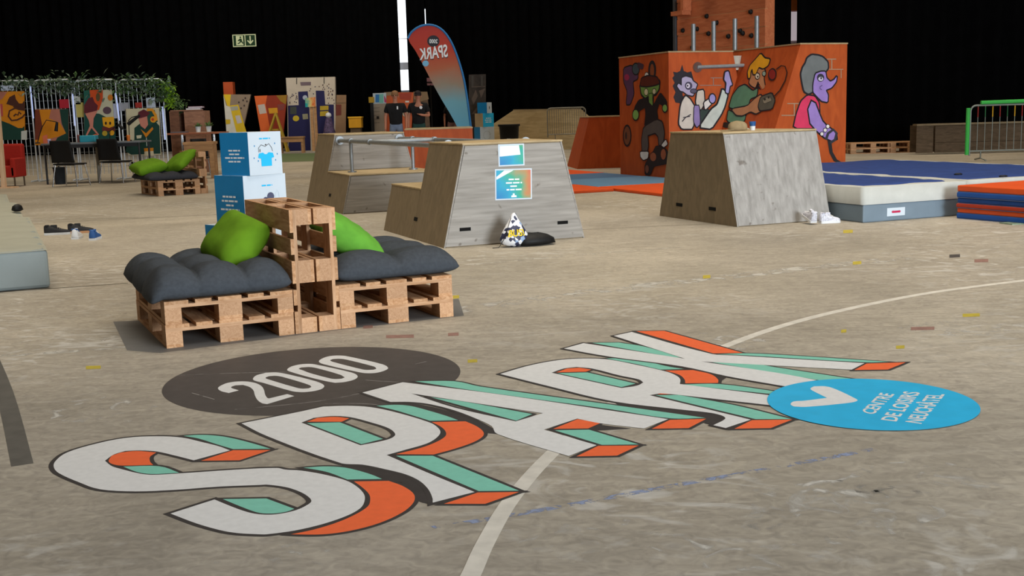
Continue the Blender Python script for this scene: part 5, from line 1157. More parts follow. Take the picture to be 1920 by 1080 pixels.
# striplights on the screen posts
gx = 'upright light strips on the wire screens'
for x0, y0, x1, y1, lab in ((57, 158, 63, 222, 'blue-white light strip between the first two wire screens'), (136, 172, 141, 236, 'light strip between the second and third wire screens'), (217, 174, 224, 226, 'light strip right of the tall dancer board'), (305, 200, 310, 262, 'light strip at the far right of the wire screens')):
    a, b = at(x0, y0, YW - .10), at(x1, y1, YW - .10); t = thing('light_strip', lab, 'light strip', (b.x, YW - .1, b.z), 0, gx)
    MB().tube([(a.x - b.x, 0, a.z - b.z), (0, 0, 0)], .010, 6).build('tube', pm('strip_led', '#aab8e8', .4, .02, 2, emit=.9), t); MB().tube([(a.x - b.x - .03, .01, a.z - b.z), (-.03, .01, 0)], .012, 6).build('holder', M_wire, t)
# meeting table, chairs
def leg4(t, W, D_, Hh, r, mat, inset=.06):
    for x in (inset, W - inset):
        for y in (inset, D_ - inset): MB().tube([(x, y, 0), (x, y, Hh)], r, 8).build('leg', mat, t)
YT = 26.9
ta, tbq = at(76, 268, YT), at(262, 262, YT)
zt2 = .96
tab = thing('meeting_table', 'long grey meeting table in front of the wire screens', 'table', (ta.x, YT, 0), .02)
Wt = tbq.x - ta.x; quick('table_top', 0, Wt, 0, .9, zt2 - .04, zt2, pm('table_grey', '#6a6e72', .5, .08, 4), tab, .006); leg4(tab, Wt, .9, zt2 - .04, .025, pm('leg_dark', '#2b2b2d', .5, .1, 4)); quick('apron', .1, Wt - .1, .05, .08, zt2 - .12, zt2 - .04, MATS['leg_dark'], tab)
MB().tube([(Wt * .5, .4, 0), (Wt * .5, .4, zt2 - .04)], .04, 8).build('centre_leg', pm('leg_light', '#8a867c', .5, .1, 4), tab)
def chair(label, M, shell, group):
    t = thing('shell_chair', label, 'chair', group=group); t.matrix_world = M
    vs = []; fs = []; n = 8
    for j in range(n + 1):
        for i in range(7):
            a = i / 6 - .5; b = j / n; vs.append((a * .46 * (1 - .1 * b), .03 * (1 - 4 * a * a) - .04 - b * .07, .50 + b * .46))
    for j in range(n):
        for i in range(6): q = j * 7 + i; fs.append((q, q + 1, q + 8, q + 7))
    o = MB().add(vs, fs, 0, True).build('backrest', shell, t); o.modifiers.new('s', 'SOLIDIFY').thickness = .02
    quick('seat', -.23, .23, -.03, .40, .45, .48, shell, t, .012)
    for x, y, dx, dy in ((-.2, 0, -.05, -.06), (.2, 0, .05, -.06), (-.2, .36, -.05, .06), (.2, .36, .05, .06)):
        MB().tube([(x, y, .45), (x + dx, y + dy, 0)], .012, 8).build('leg', M_chrome, t)
    MB().tube([(-.2, 0, .44), (.2, 0, .44)], .01, 6).build('cross_bar', M_chrome, t); MB().tube([(-.2, .36, .44), (.2, .36, .44)], .01, 6).build('cross_bar', M_chrome, t)
    return t
gch = 'black shell chairs at the meeting table'
for px_, py_, lab in ((130, 349, 'black shell chair at the left of the meeting table, beside the bin'), (216, 343, 'black shell chair at the right of the meeting table')):
    q = ground(px_, py_); chair(lab, T((q.x, q.y - .15, 0)) @ RZ(-16) @ Matrix.Diagonal((1.3, 1.0, 1.08, 1)), M_black, gch)
q = ground(109, 346); bn = thing('waste_bin', 'dark blue-grey waste bin under the left end of the meeting table', 'bin', (q.x, q.y + .16, 0))
MB().lathe([(.12, 0), (.15, .38), (.16, .38), (.16, .40), (.14, .40), (.11, .03)], n=18, cap=False).build('shell', pm('bin_blue', '#22282f', .6, .1, 5), bn); MB().lathe([(.001, .02), (.12, .02)], n=18, cap=False).build('bottom', MATS['bin_blue'], bn)
q = at(166, 269, YT + .3); o = quick('teal_case', -.19, .19, 0, .22, 0, .16, pm('case_teal', '#2f8fa0', .5, .06, 4), bevel=.02); o.location = (q.x, YT + .25, zt2); tag(o, 'teal case lying on the middle of the meeting table', 'case')
def mic(label, x0, pts):
    base = at(x0, 264, YT + .5); t = thing('boom_microphone', label, 'microphone', (base.x, YT + .5, zt2), 0, 'boom microphones on the meeting table')
    P = [at(x, y, YT + .5) for x, y in pts]; P = [Vector((p.x - base.x, 0, p.z - zt2)) for p in P]
    MB().lathe([(.06, 0), (.06, .02), (.02, .03)], n=12).build('clamp', M_black, t); MB().tube([(0, 0, .02)] + P[:-1], .011, 6).build('arm', M_black, t); MB().tube([P[-2], P[-1]], [.03, .045], 8).build('capsule', M_black, t)
mic('black boom microphone over the left end of the meeting table', 70, [(78, 240), (87, 225), (107, 229), (105, 246)])
mic('black boom microphone right of the tall dancer board', 206, [(206, 246), (222, 233), (230, 242)])
mic('black boom microphone in front of the headphones board', 243, [(241, 226), (247, 220), (262, 216), (240, 233)])
gb_ = 'small bottles and jars on the meeting table'
for x, hx, hh, lab in ((241, 'c8681c', .14, 'orange cup at the right end of the meeting table'), (148, '6a3a34', .18, 'dark red jar behind the teal case'), (92, 'b8a8c8', .10, 'pale mug near the left microphone')):
    q = at(x, 262, YT + .35); t = thing('table_jar', lab, 'cup', (q.x, YT + .35, zt2), 0, gb_); MB().lathe([(.035, 0), (.042, hh * .8), (.042, hh), (.036, hh), (.03, .02)], n=12, cap=False).build('shell', pm('jar_' + hx, '#' + hx, .5, .05, 4), t); MB().lathe([(.001, .01), (.034, .01)], n=12, cap=False).build('bottom', MATS['jar_' + hx], t)
# wheelie thing in front of the headphones board
q = ground(263, 318); sc_ = thing('push_scooter', 'folded push scooter parked right of the meeting table', 'scooter', (q.x, q.y + .2, 0))
for x in (-.28, .12): MB().tube([(x, -.02, .12), (x, .02, .12)], .115, 18).build('wheel', M_black, sc_); MB().tube([(x, -.024, .12), (x, .024, .12)], .05, 12).build('hub', M_steel, sc_)
quick('deck', -.24, .08, -.05, .05, .14, .17, M_dim, sc_); MB().tube([(.1, 0, .15), (.02, 0, .55)], .015, 8).build('steering_tube', M_steel, sc_)
# red armchair and leaning post at the far left
q = ground(22, 352); ac = thing('red_armchair', 'red upholstered armchair cut by the left edge of the view', 'armchair', (q.x - .45, q.y + .25, 0))
M_red = pm('red_fabric', '#9c1f12', .85, .1, 20)
quick('seat', -.35, .45, 0, .62, .22, .48, M_red, ac, .04); quick('backrest', -.35, .45, .5, .68, .40, .98, M_red, ac, .05); quick('armrest', .34, .46, 0, .62, .22, .66, M_red, ac, .03); quick('armrest', -.46, -.34, 0, .62, .22, .66, M_red, ac, .03)
for x in (-.38, .40):
    for y in (.06, .58): MB().tube([(x, y, 0), (x, y, .23)], .02, 8).build('leg', M_dim, ac)
q = ground(8, 353); q2 = at(-2, 225, q.y); po = thing('timber_post', 'pale timber post on a flat foot at the far left', 'post', (q.x, q.y, 0))
M_pw = wood('pale_timber', '#c9a27c', '#dcbb98', (8, 8, 1), 2, .6, .05, False)
MB().hexa([(-.045, -.045, 0.03), (.045, -.045, .03), (.045, .045, .03), (-.045, .045, .03), (q2.x - q.x - .045, -.045, q2.z + .9), (q2.x - q.x + .045, -.045, q2.z + .9), (q2.x - q.x + .045, .045, q2.z + .9), (q2.x - q.x - .045, .045, q2.z + .9)]).build('shaft', M_pw, po); quick('foot', -.35, .28, -.14, .14, 0, .03, M_pw, po)
bkq = at(34, 385, 13.3); o = blob('shoe_tip', M_black, None, [(.03, 0), (.06, .02), (.05, .07), (.02, .09)], 4, 1.0, 1.4, .2, 12); o.name = 'camera_bag'; o.location = ((L0 @ Vector((-.10, 4.9, 0))).x, (L0 @ Vector((-.10, 4.9, 0))).y, .335); tag(o, 'small black bag on the edge of the second grey mat', 'bag')

# ------------------------------------------------------------------ cabinet, desk and bench left of centre
YC = 31.0
a, b = at(317, 207, YC), at(383, 205, YC); Wc = b.x - a.x; zc0 = at(350, 250, YC).z
cab = thing('open_cabinet', 'pinkish timber cabinet with a half-open front behind the far seat', 'cabinet', (a.x, YC, 0))
M_pk = wood('pink_timber', '#8a6450', '#a97c64', (2, 8, 8), 2, .7, .05, False)
quick('back', 0, Wc, .55, .6, 0, a.z, M_pk, cab); quick('side', 0, .03, 0, .6, 0, a.z, M_pk, cab); quick('side', Wc - .03, Wc, 0, .6, 0, a.z, M_pk, cab); quick('top', 0, Wc, 0, .6, a.z - .03, a.z, M_pk, cab); quick('door', Wc * .42, Wc - .02, -.02, 0, 0, a.z - .04, M_pk, cab); quick('door', .02, Wc * .28, -.02, 0, 0, a.z - .04, wood('brown_timber', '#5f4030', '#7a5440', (2, 8, 8), 2, .7, .05, False), cab)
quick('shelf', .03, Wc - .03, .02, .55, 1.0, 1.03, M_pk, cab)
leaves('potted_fern', 'small leafy fern on top of the pinkish cabinet', 'plant', [(336, 203), (337, 193)], 110, .13, [M_lf2, M_lf1], 8, YC + .25, .08)
gbk = 'books on the cabinet'
for i, (hx, lab) in enumerate((('b8b4ae', 'pale book lying at the bottom of the cabinet-top pile'), ('8a3a4c', 'dark red book lying on top of the cabinet pile'))):
    t = thing('book', lab, 'book', (a.x + .42 + i * .06, YC + .1, a.z + i * .045), .05, gbk); quick('pages', .01, .39, .01, .24, .008, .038, M_print, t); quick('cover', 0, .4, 0, .25, 0, .008, pm('book_' + hx, '#' + hx, .6, .05, 4), t); quick('cover', 0, .4, 0, .25, .038, .045, MATS['book_' + hx], t)
YD = 29.6
da, db = at(312, 255, YD), at(416, 247, YD); Wd_ = db.x - da.x; zd = (at(312, 252, YD).z + at(416, 245, YD).z) / 2
dk = thing('timber_desk', 'high reddish timber desk with potted plants in front of the cabinet', 'desk', (da.x, YD, 0), -.02)
quick('desk_top', 0, Wd_, 0, .7, zd - .045, zd, wood('red_timber', '#8a5038', '#a86a4c', (2, 8, 8), 2, .6, .05, False), dk, .005); leg4(dk, Wd_, .7, zd - .045, .022, M_chrome, .3); quick('paper_sheet', .75, Wd_ - .35, .08, .5, zd, zd + .006, pm('sheet_cream', '#c9b99a', .6, .05, 4), dk)
gpp = 'potted plants on the high desk'
for x, sd, lab in ((372, 11, 'small plant in a white pot, left of the two on the high desk'), (392, 12, 'small plant in a tilted white pot at the right of the high desk')):
    q = at(x, 249, YD + .3); t = thing('potted_plant', lab, 'plant', (q.x, YD + .3, zd), 0, gpp); MB().lathe([(.055, 0), (.075, .15), (.065, .15), (.05, .03)], n=14, cap=False).build('pot', M_shw, t); MB().lathe([(.001, .12), (.065, .12)], n=14, cap=False).build('soil', M_dim, t)
    rnd = random.Random(sd); vs = []; fs = []
    for k in range(40):
        d = Vector((rnd.uniform(-1, 1), rnd.uniform(-1, 1), rnd.uniform(.1, 1))).normalized(); s_ = d.cross(Vector((0, 0, 1))).normalized(); c0 = Vector((0, 0, .13)); l = rnd.uniform(.09, .18); b_ = len(vs); vs += [c0, c0 + d * l * .6 + s_ * .03, c0 + d * l, c0 + d * l * .6 - s_ * .03]; fs.append((b_, b_ + 1, b_ + 2, b_ + 3))
    MB().add(vs, fs).build('foliage', M_lf2, t, kind='stuff')
q = at(337, 252, YD + .2); o = quick('laptop', -.2, .2, -.14, .14, 0, .03, pm('laptop_grey', '#5c5a60', .5, .05, 4), bevel=.004); o.location = (q.x, YD + .2, zd); tag(o, 'closed grey laptop on the left of the high desk', 'laptop')
q = at(372, 254, YD - .45); chair('dark chair pushed under the high desk', T((q.x, YD - .42, 0)) @ RZ(3) @ Matrix.Scale(.98, 4), M_black, gch)
def bench(label, x0, x1, ytop, Y, Hleg, mat, D_=.4, cat='bench'):
    a, b = at(x0, ytop, Y), at(x1, ytop, Y); t = thing('timber_bench', label, cat, (a.x, Y, 0), 0, 'plain timber benches'); W_ = b.x - a.x
    quick('seat_board', 0, W_, 0, D_, a.z - .06, a.z, mat, t, .005); quick('rail', .04, W_ - .04, .02, .05, a.z - .22, a.z - .06, mat, t)
    for x in (.02, W_ - .12):
        for y in (.03, D_ - .11): quick('leg', x, x + .10, y, y + .08, 0, a.z - .06, mat, t)
    return t
M_bw = wood('bench_timber', '#9c7550', '#b98f64', (1, 8, 8), 2, .7, .08, False)
bench('low timber bench behind the far seat\'s pillows', 342, 400, 267, 27.5, .4, M_bw)
bench('timber bench in front of the navy exhibition board', 521, 569, 257, 46, .6, M_bw)

# ------------------------------------------------------------------ exhibition boards at the back
YE = 49.0
def ext(pts): return pts
t, dc = board('exhibit_board', 'tapered board in white, yellow and taupe above the near cube stack', 'display board', [(419, 177), (470, 177), (446, 290), (428, 290)], YE, .15, pm('board_taupe', '#8a7866', .7, .06, 3), 'tapered exhibition boards')
dc('white_field', [(419, 178), (424, 198), (432, 200), (446, 250), (462, 246), (446, 290), (428, 290)], 'c9c6ba'); dc('yellow_field', [(419, 177), (433, 177), (431, 200), (426, 198)], 'd8b41e', 2); dc('yellow_band', [(431, 198), (447, 196), (463, 250), (444, 250)], 'cfae24', 3); dc('note', [(441, 217), (450, 216), (454, 230), (445, 232)], 'bdb6b4', 4); dc('note', [(432, 200), (446, 199), (447, 206), (434, 208)], '9fa093', 4); dc('yellow_note', [(423, 224), (432, 224), (432, 232), (424, 233)], 'c4a41a', 4)
for x, y in ((448, 192), (456, 188), (460, 184), (452, 203), (463, 190), (458, 198)): dc('speck', ell(x, y, 1.6, 2, 8), '3c302c', 2)
t, dc = board('exhibit_board', 'tapered orange and dark red board left of the white archway board', 'display board', [(477, 180), (538, 178), (528, 290), (496, 290)], YE, .15, pm('board_red', '#8a2f18', .7, .06, 3), 'tapered exhibition boards')
dc('orange_field', [(477, 180), (501, 179), (498, 196), (506, 240), (504, 290), (496, 290)], 'd0602a'); dc('note', [(483, 197), (496, 195), (500, 212), (487, 214)], 'b9ada4', 2); dc('yellow_note', [(503, 203), (520, 202), (521, 212), (505, 213)], 'c9901c', 2); dc('ochre_corner', [(518, 179), (538, 178), (536, 196), (526, 190)], '8f6a1c', 2); dc('pink_note', [(520, 196), (534, 195), (532, 206), (522, 207)], '7a3a36', 2)
o = MB().box(-.22, .22, 0, .4, 0, 1).mesh('x')
a, b = at(418, 154, YE + .6), at(436, 154, YE + .6)
t = thing('orange_tower', 'narrow orange box tower showing above the white and yellow board', 'display box', (a.x, YE + .6, 0)); quick('lower_box', 0, b.x - a.x, 0, .4, 0, a.z - .55, M_black, t); quick('upper_box', 0, b.x - a.x, 0, .4, a.z - .55, a.z, pm('tower_orange', '#b04a20', .6, .06, 3), t)
t = thing('sawhorse', 'yellow folding trestle standing before the tapered orange board', 'trestle', (at(518, 230, YE - .8).x, YE - .8, 0))
M_yw = pm('trestle_yellow', '#a88a2c', .6, .08, 4); ap = at(517, 212, YE - .8); x0 = ap.x - at(518, 230, YE - .8).x
for x1 in (-.62, .42):
    for y1 in (-.2, .2): MB().tube([(x0, y1 * .3, ap.z), (x1, y1, 0)], .045, 6).build('leg', M_yw, t)
quick('cross_bar', x0 - .25, x0 + .1, -.03, .03, .9, .97, M_yw, t)
# white archway board
wa = [(536, 146), (628, 144), (631, 195), (536 + 3, 197)]
t, dc = board('archway_board', 'large white speckled board with navy legs, tallest of the exhibition', 'display board', [(536, 146), (628, 144), (630, 240), (622, 290), (540, 290), (539, 198)], YE + .2, .25, pm('board_white', '#bdb2a2', .7, .05, 3), None)
M_nv = '1c1c4c'
dc('navy_panel', [(540, 198), (560, 197), (559, 172), (577, 171), (580, 200), (583, 290), (541, 290)], M_nv); dc('navy_panel', [(592, 170), (608, 170), (610, 196), (626, 196), (627, 290), (597, 290)], M_nv, 1)
dc('slot', [(563, 154), (583, 153.5), (583, 160), (564, 160.5)], '6a5a62', 2); dc('hanging_strap', [(555.6, 146), (557, 146), (557, 158), (555.6, 158)], '1c1a1a', 2); dc('hanging_strap', [(607, 145), (608.4, 145), (608.4, 157), (607, 157)], '1c1a1a', 2)
dc('yellow_sign', [(600, 199), (616, 198), (616, 206), (600, 207)], 'b0962a', 2); dc('yellow_sign', [(600, 209), (616, 208), (616, 217), (600, 218)], 'b0962a', 2); dc('yellow_bulb', ell(555, 222, 6, 5.5, 16), 'c0a82a', 2); dc('pale_note', [(567, 214), (577, 213), (578, 223), (568, 224)], '8d8a72', 2); dc('dark_note', [(544, 200), (556, 200), (556, 214), (544, 214)], '3c423c', 2); dc('moon', ell(572, 183, 4.5, 4.5, 14), 'a8b0c0', 2)
rnd = random.Random(9)
for k in range(46):
    while True:
        x, y = rnd.uniform(541, 627), rnd.uniform(156, 194)
        if not (558 < x < 580 and y > 168) and not (590 < x < 611 and y > 168) and y > 165 - .25 * max(0, x - 580) and not (545 < x < 560 and y < 175): break
    dc('speck', ell(x, y, 1.0, 1.2, 7), rnd.choice(['3c2c3c', '5a3a2c', '2c2c4c']), 2)
t, dc = board('gradient_sign', 'square rainbow sign on two timber posts before the archway board', 'sign', [(572, 184), (591, 182), (591.5, 200), (572.5, 201)], YE - 1.0, .05, poster_mat('sign_gradient', [(.0, '#1a6aa8'), (.4, '#2aa098'), (.6, '#d8c07a'), (.8, '#d0582c'), (1, '#b83028')], .3, .9), None)
for x in (583.5, 590): p0, p1 = at(x, 200, YE - .98), at(x + .5, 290, YE - .98); quick('timber_post', p0.x - t.location.x - .06, p0.x - t.location.x + .06, .05, .13, 0, p0.z, M_bw, t)
t, dc = board('exhibit_board', 'tan planked board right of the archway board', 'display board', [(631, 178), (649, 178), (648, 290), (628, 290)], YE + .1, .12, pm('board_tan', '#8a6c50', .7, .08, 3), 'upright tan boards')
dc('red_print', [(630, 196), (640, 196), (640, 216), (630, 217)], '6a3024'); dc('plank_line', [(631, 193), (649, 192.6), (649, 193.2), (631, 193.7)], '4a3828', 2)
t = thing('cone_figure', 'speckled cone with a pale ball on top before the archway board', 'display model', (at(617, 240, YE - .6).x, YE - .6, 0)); q = at(620, 216, YE - .6).z
MB().lathe([(.42, 0), (.36, .3), (.12, q - .12), (.06, q - .1)], n=14).build('cone', pm('cone_speckle', '#4a3c58', .7, .6, 14), t); MB().lathe([(.02, q - .12), (.11, q - .06), (.13, q), (.1, q + .08), (.02, q + .12)], n=14).build('ball', M_shw, t)
a, b = at(653, 219, YE - 2), at(677, 219, YE - 2); t = thing('yellow_crate', 'bright yellow crate on a dark stand right of the archway board', 'crate', (a.x, YE - 2, 0)); zl = at(660, 240, YE - 2).z
quick('stand', .05, b.x - a.x - .05, .05, .5, 0, zl, M_dim, t); quick('crate', 0, b.x - a.x, 0, .55, zl, a.z, pm('crate_yellow', '#c8901a', .5, .08, 4), t, .02); quick('rim', -.02, b.x - a.x + .02, -.02, .57, a.z - .06, a.z, pm('crate_rim', '#d8a428', .5, .05, 4), t)
# right-hand cluster behind the two people
YX = 31.0
t, dc = board('planked_panel', 'beige planked panel with a rainbow print, left of the people', 'display board', [(699, 175), (724, 174), (724, 345), (700, 345)], YX, .10, pm('board_beige', '#8f8272', .7, .08, 3), 'boards behind the two people')
dc('rainbow_print', [(699, 175), (724, 174), (724, 194), (700, 195)], 'a8b4b8'); dc('blue_print', [(704, 177), (711, 177), (711, 192), (704, 192)], '2a6aa0', 2); dc('teal_print', [(711, 177), (719, 176), (719, 193), (711, 193)], '6aa89a', 2); dc('magenta_print', [(720, 179), (723, 184), (725, 192), (721, 192)], 'a83060', 2)
for k in range(5): dc('plank_line', [(700, 202 + k * 7), (712, 201.5 + k * 7), (712, 202.3 + k * 7), (700, 202.8 + k * 7)], '5c5246', 2)
dc('square_hole', [(706, 218), (711, 218), (711, 223), (706, 223)], '231c18', 2)
a = at(691, 182, YX - .1); t = thing('yellow_cube', 'small yellow cube beside the rainbow-printed panel', 'display box', (a.x, YX - .1, 0)); quick('cube', 0, .14, 0, .14, a.z - .15, a.z, pm('cube_yellow', '#a8841c', .6, .05, 4), t); quick('stand', .03, .11, .03, .11, .3, a.z - .15, M_black, t)
t, dc = board('spotted_board', 'orange board with pale spots standing between the two people', 'display board', [(722, 173), (775, 173), (771, 345), (724, 345)], YX + .3, .10, pm('board_orange', '#b8542a', .7, .08, 3), 'boards behind the two people')
dc('red_pattern', [(748, 175), (772, 174), (770, 188), (750, 186)], '9c3a24'); dc('pale_spot', ell(760, 213, 5, 6, 14), 'b0a48a', 2); dc('pale_strip', [(760, 189), (767, 189), (767, 192), (760, 192)], 'd0ccc0', 2); dc('tan_edge', [(720, 173), (738, 172), (738, 178), (722, 180)], '8a7050', 2)
t, dc = board('brown_panel', 'dark brown patterned board right of the capped person', 'display board', [(775, 172), (801, 172), (812, 345), (776, 345)], YX + .5, .10, pm('board_brown', '#5c4632', .7, .35, 9), 'boards behind the two people')
dc('tan_field', [(775, 172), (801, 172), (804, 186), (790, 190), (776, 186)], '7d6444')
t, dc = board('patterned_panel', 'tall dark mottled panel right of the feather flag', 'display board', [(879, 140), (911, 139), (912, 330), (880, 330)], 37.0, .12, pm('board_mottle', '#3a322c', .7, .5, 3), None)
dc('pale_bar', [(884, 142), (888, 142), (888, 162), (884, 162)], '45403a'); dc('pale_bar', [(902, 142), (905, 142), (905, 162), (902, 162)], '45403a', 1); dc('pale_bar', [(884, 162), (910, 161), (910, 163), (884, 164)], '55483e', 1)
for pts in ([(884, 186), (892, 168), (896, 180), (888, 196)], [(898, 170), (910, 166), (902, 184)], [(884, 214), (898, 196), (892, 214)]): dc('pale_shape', pts, '5c4e44', 2)
t, dc = board('hanging_banner', 'small pink striped banner peeking out left of the feather flag', 'banner', [(800, 146), (812, 146), (815, 160), (801, 160)], 35.5, .02, pm('banner_pink', '#b08494', .7, .05, 3), None)
dc('dark_stripe', [(800, 153), (814, 153), (814, 156), (801, 156)], '2a1a22'); p0 = at(806, 160, 35.5); MB().tube([(0, .012, 0), (0, .012, p0.z + .02)], .018, 6).build('post', M_black, t)

# ------------------------------------------------------------------ people
def skin_obj(name, joints, bones, mat, parent, sub=2):
    idx = {k: i for i, k in enumerate(joints)}; me = bpy.data.meshes.new(name)
    me.from_pydata([joints[k][0] for k in joints], [(idx[a], idx[b]) for a, b in bones], []); me.update()
    o = obj(name, me, mat, parent); o.modifiers.new('skin', 'SKIN')
    if not me.skin_vertices: me.skin_vertices.add() if hasattr(me.skin_vertices, 'add') else None
    lay = me.skin_vertices[0].data
    for k, i in idx.items():
        r = joints[k][1]; lay[i].radius = r if isinstance(r, tuple) else (r, r)
    lay[0].use_root = True; ss = o.modifiers.new('sub', 'SUBSURF'); ss.levels = sub; ss.render_levels = sub
    o.modifiers['skin'].use_smooth_shade = True
    return o
M_skin = pm('skin_tone', '#a9725a', .6, .06, 6); M_jean = pm('jean_pale', '#6d7a90', .85, .1, 14); M_jeand = pm('trouser_green', '#24423c', .85, .1, 14); M_tee = pm('tee_black', '#101012', .9, .15, 12); M_hair = pm('hair_fair', '#7d5a3c', .8, .15, 20); M_hair2 = pm('cap_dark', '#1c1214', .8, .1, 20)
xs0, xs1 = at(686, 240, 29).x, -1.62
stg = thing('stage_platform', 'low black stage platform the people and their boards stand on', 'platform', (xs0, 27.1, 0))
quick('deck', 0, xs1 - xs0, 0, 8.6, .26, .30, M_black, stg); quick('skirt', .02, xs1 - xs0 - .02, .02, 8.58, 0, .26, M_curt, stg)
def person(label, px_, ytop, Y, pose, tee, trousers, hair, capped):
    a = at(px_, ytop, Y); S = (a.z - .30) / 1.80
    t = thing('person', label, 'person', (a.x, Y, .30)); t.scale = (S, S, S)
    if pose == 'down': Lh = dict(el=(-.27, .03, 1.14), wr=(-.27, -.06, .88), hd=(-.27, -.09, .80)); Rh = dict(el=(.27, .03, 1.14), wr=(.27, -.06, .88), hd=(.27, -.09, .80))
    else: Lh = dict(el=(-.27, .03, 1.14), wr=(-.27, -.05, .90), hd=(-.27, -.08, .82)); Rh = dict(el=(.28, -.02, 1.14), wr=(.13, -.27, 1.16), hd=(.06, -.30, 1.18))
    J = {'pelvis': ((0, 0, .95), (.15, .10)), 'waist': ((0, 0, 1.10), (.135, .095)), 'chest': ((0, .01, 1.32), (.16, .105)), 'neckb': ((0, .01, 1.47), (.07, .065)), 'neck': ((0, 0, 1.54), .052), 'head': ((0, -.015, 1.66), (.078, .092)), 'crown': ((0, -.005, 1.75), (.062, .075)),
         'shl': ((-.19, .01, 1.42), .06), 'ell': (Lh['el'], .042), 'wrl': (Lh['wr'], .03), 'hdl': (Lh['hd'], (.035, .022)), 'shr': ((.19, .01, 1.42), .06), 'elr': (Rh['el'], .042), 'wrr': (Rh['wr'], .03), 'hdr': (Rh['hd'], (.035, .022)),
         'hpl': ((-.09, 0, .90), .085), 'knl': ((-.10, -.02, .50), .058), 'anl': ((-.10, .02, .10), .042), 'tol': ((-.11, -.13, .045), .035), 'hpr': ((.09, 0, .90), .085), 'knr': ((.10, -.02, .50), .058), 'anr': ((.10, .02, .10), .042), 'tor': ((.11, -.13, .045), .035)}
    Bn = [('pelvis', 'waist'), ('waist', 'chest'), ('chest', 'neckb'), ('neckb', 'neck'), ('neck', 'head'), ('head', 'crown'), ('chest', 'shl'), ('shl', 'ell'), ('ell', 'wrl'), ('wrl', 'hdl'), ('chest', 'shr'), ('shr', 'elr'), ('elr', 'wrr'), ('wrr', 'hdr'), ('pelvis', 'hpl'), ('hpl', 'knl'), ('knl', 'anl'), ('anl', 'tol'), ('pelvis', 'hpr'), ('hpr', 'knr'), ('knr', 'anr'), ('anr', 'tor')]
    for s, hd, wr in ((-1, Lh['hd'], Lh['wr']), (1, Rh['hd'], Rh['wr'])):
        d = (Vector(hd) - Vector(wr)).normalized(); sd = Vector((0, 1, 0)) if abs(d.y) < .8 else Vector((0, 0, 1)); key = 'hdl' if s < 0 else 'hdr'
        for k, (off, l) in enumerate(((-.024, .075), (-.008, .085), (.008, .082), (.022, .065))):
            nm = '%s%d' % (key, k); J[nm] = (tuple(Vector(hd) + d * l * .5 + sd * off), .010); J[nm + 't'] = (tuple(Vector(hd) + d * l + sd * off + Vector((0, -.012, 0))), .008); Bn += [(key, nm), (nm, nm + 't')]
        J[key + 'th'] = (tuple(Vector(wr) + d * .05 + sd * -.045), .010); Bn.append((key, key + 'th'))
    body = skin_obj('body', J, Bn, M_skin, t)
    sk = lambda ks: {k: J[k] for k in ks}
    TJ = {'waist': ((0, 0, 1.10), (.178, .140)), 'hem': ((0, 0, .925), (.178, .135)), 'chest': ((0, .005, 1.32), (.200, .150)), 'neckb': ((0, .01, 1.475), (.085, .075)), 'shl': ((-.20, .01, 1.42), .085), 'ml': (tuple(Vector((-.20, .01, 1.42)).lerp(Vector(Lh['el']), .72)), .080), 'shr': ((.20, .01, 1.42), .085), 'mr': (tuple(Vector((.20, .01, 1.42)).lerp(Vector(Rh['el']), .72)), .080)}
    skin_obj('tee_shirt', TJ, [('waist', 'hem'), ('waist', 'chest'), ('chest', 'neckb'), ('chest', 'shl'), ('shl', 'ml'), ('chest', 'shr'), ('shr', 'mr')], tee, t)
    PJ = {'waistband': ((0, 0, 1.06), (.150, .110)), 'pelvis': ((0, 0, .95), (.165, .118)), 'hpl': ((-.095, 0, .86), .10), 'knl': ((-.10, -.02, .50), .082), 'anl': ((-.10, .02, .12), .07), 'hpr': ((.095, 0, .86), .10), 'knr': ((.10, -.02, .50), .082), 'anr': ((.10, .02, .12), .07)}
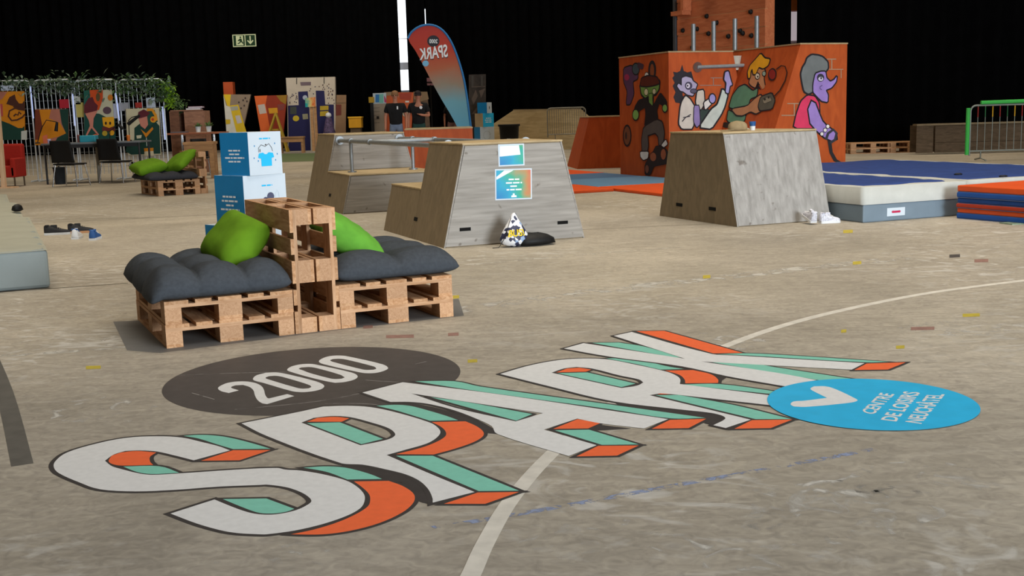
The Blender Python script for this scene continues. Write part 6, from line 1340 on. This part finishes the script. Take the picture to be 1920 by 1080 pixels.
    skin_obj('trousers', PJ, [('waistband', 'pelvis'), ('pelvis', 'hpl'), ('hpl', 'knl'), ('knl', 'anl'), ('pelvis', 'hpr'), ('hpr', 'knr'), ('knr', 'anr')], trousers, t)
    for s in (-1, 1): o = MB().lathe([(.02, 0), (.055, .01), (.055, .06), (.03, .09)], n=12, sx=.85, sy=2.2).build('shoe', M_black, t); o.location = (s * .105, -.06, 0)
    hp = [(.098, 1.665), (.104, 1.70), (.098, 1.75), (.07, 1.79), (.02, 1.806)]
    mb = MB(); mb.lathe(hp, (0, .012, 0), 18, sx=.92, sy=1.08, cap=False); mb.build('cap' if capped else 'hair', hair, t)
    if capped: MB().ext([(-.075, -.07, 1.69), (-.07, -.17, 1.675), (0, -.20, 1.672), (.07, -.17, 1.675), (.075, -.07, 1.69)], (0, 0, .012)).build('peak', hair, t)
    MB().tube([(0, -.10, 1.675), (0, -.122, 1.648), (0, -.105, 1.638)], [.010, .016, .012], 8).build('nose', M_skin, t)
    for s in (-1, 1):
        MB().lathe([(.001, -.012), (.012, 0), (.001, .012)], (s * .033, -.093, 1.672), 8, cap=False).build('eye', M_black, t)
        MB().tube([(s * .084, .01, 1.63), (s * .093, .02, 1.66), (s * .086, .01, 1.685)], .012, 6).build('ear', M_skin, t)
    quick('mouth', -.025, .025, -.103, -.094, 1.600, 1.610, pm('lip', '#7d3f38', .6, .05, 5), t)
    q = quick('chest_print', .05, .085, -.166, -.158, 1.32, 1.40, M_shw, t) if not capped else MB().lathe([(.04, 0), (.04, .006)], n=14).build('chest_print', M_shw, t)
    if capped: q.matrix_local = T((.08, -.155, 1.36)) @ RX(90)
    return t
person('person in black T-shirt and pale jeans standing behind the low orange block', 740, 170, 27.6, 'down', M_tee, M_jean, M_hair, False)
person('person in black T-shirt, dark trousers and cap, one forearm raised', 783, 170, 27.9, 'up', M_tee, M_jeand, M_hair2, True)
person('person in dark top mostly hidden behind the feather flag\'s lower edge', 847, 181, 34.6, 'up', M_tee, pm('shorts_pattern', '#8a6a68', .85, .4, 20), M_hair2, True)
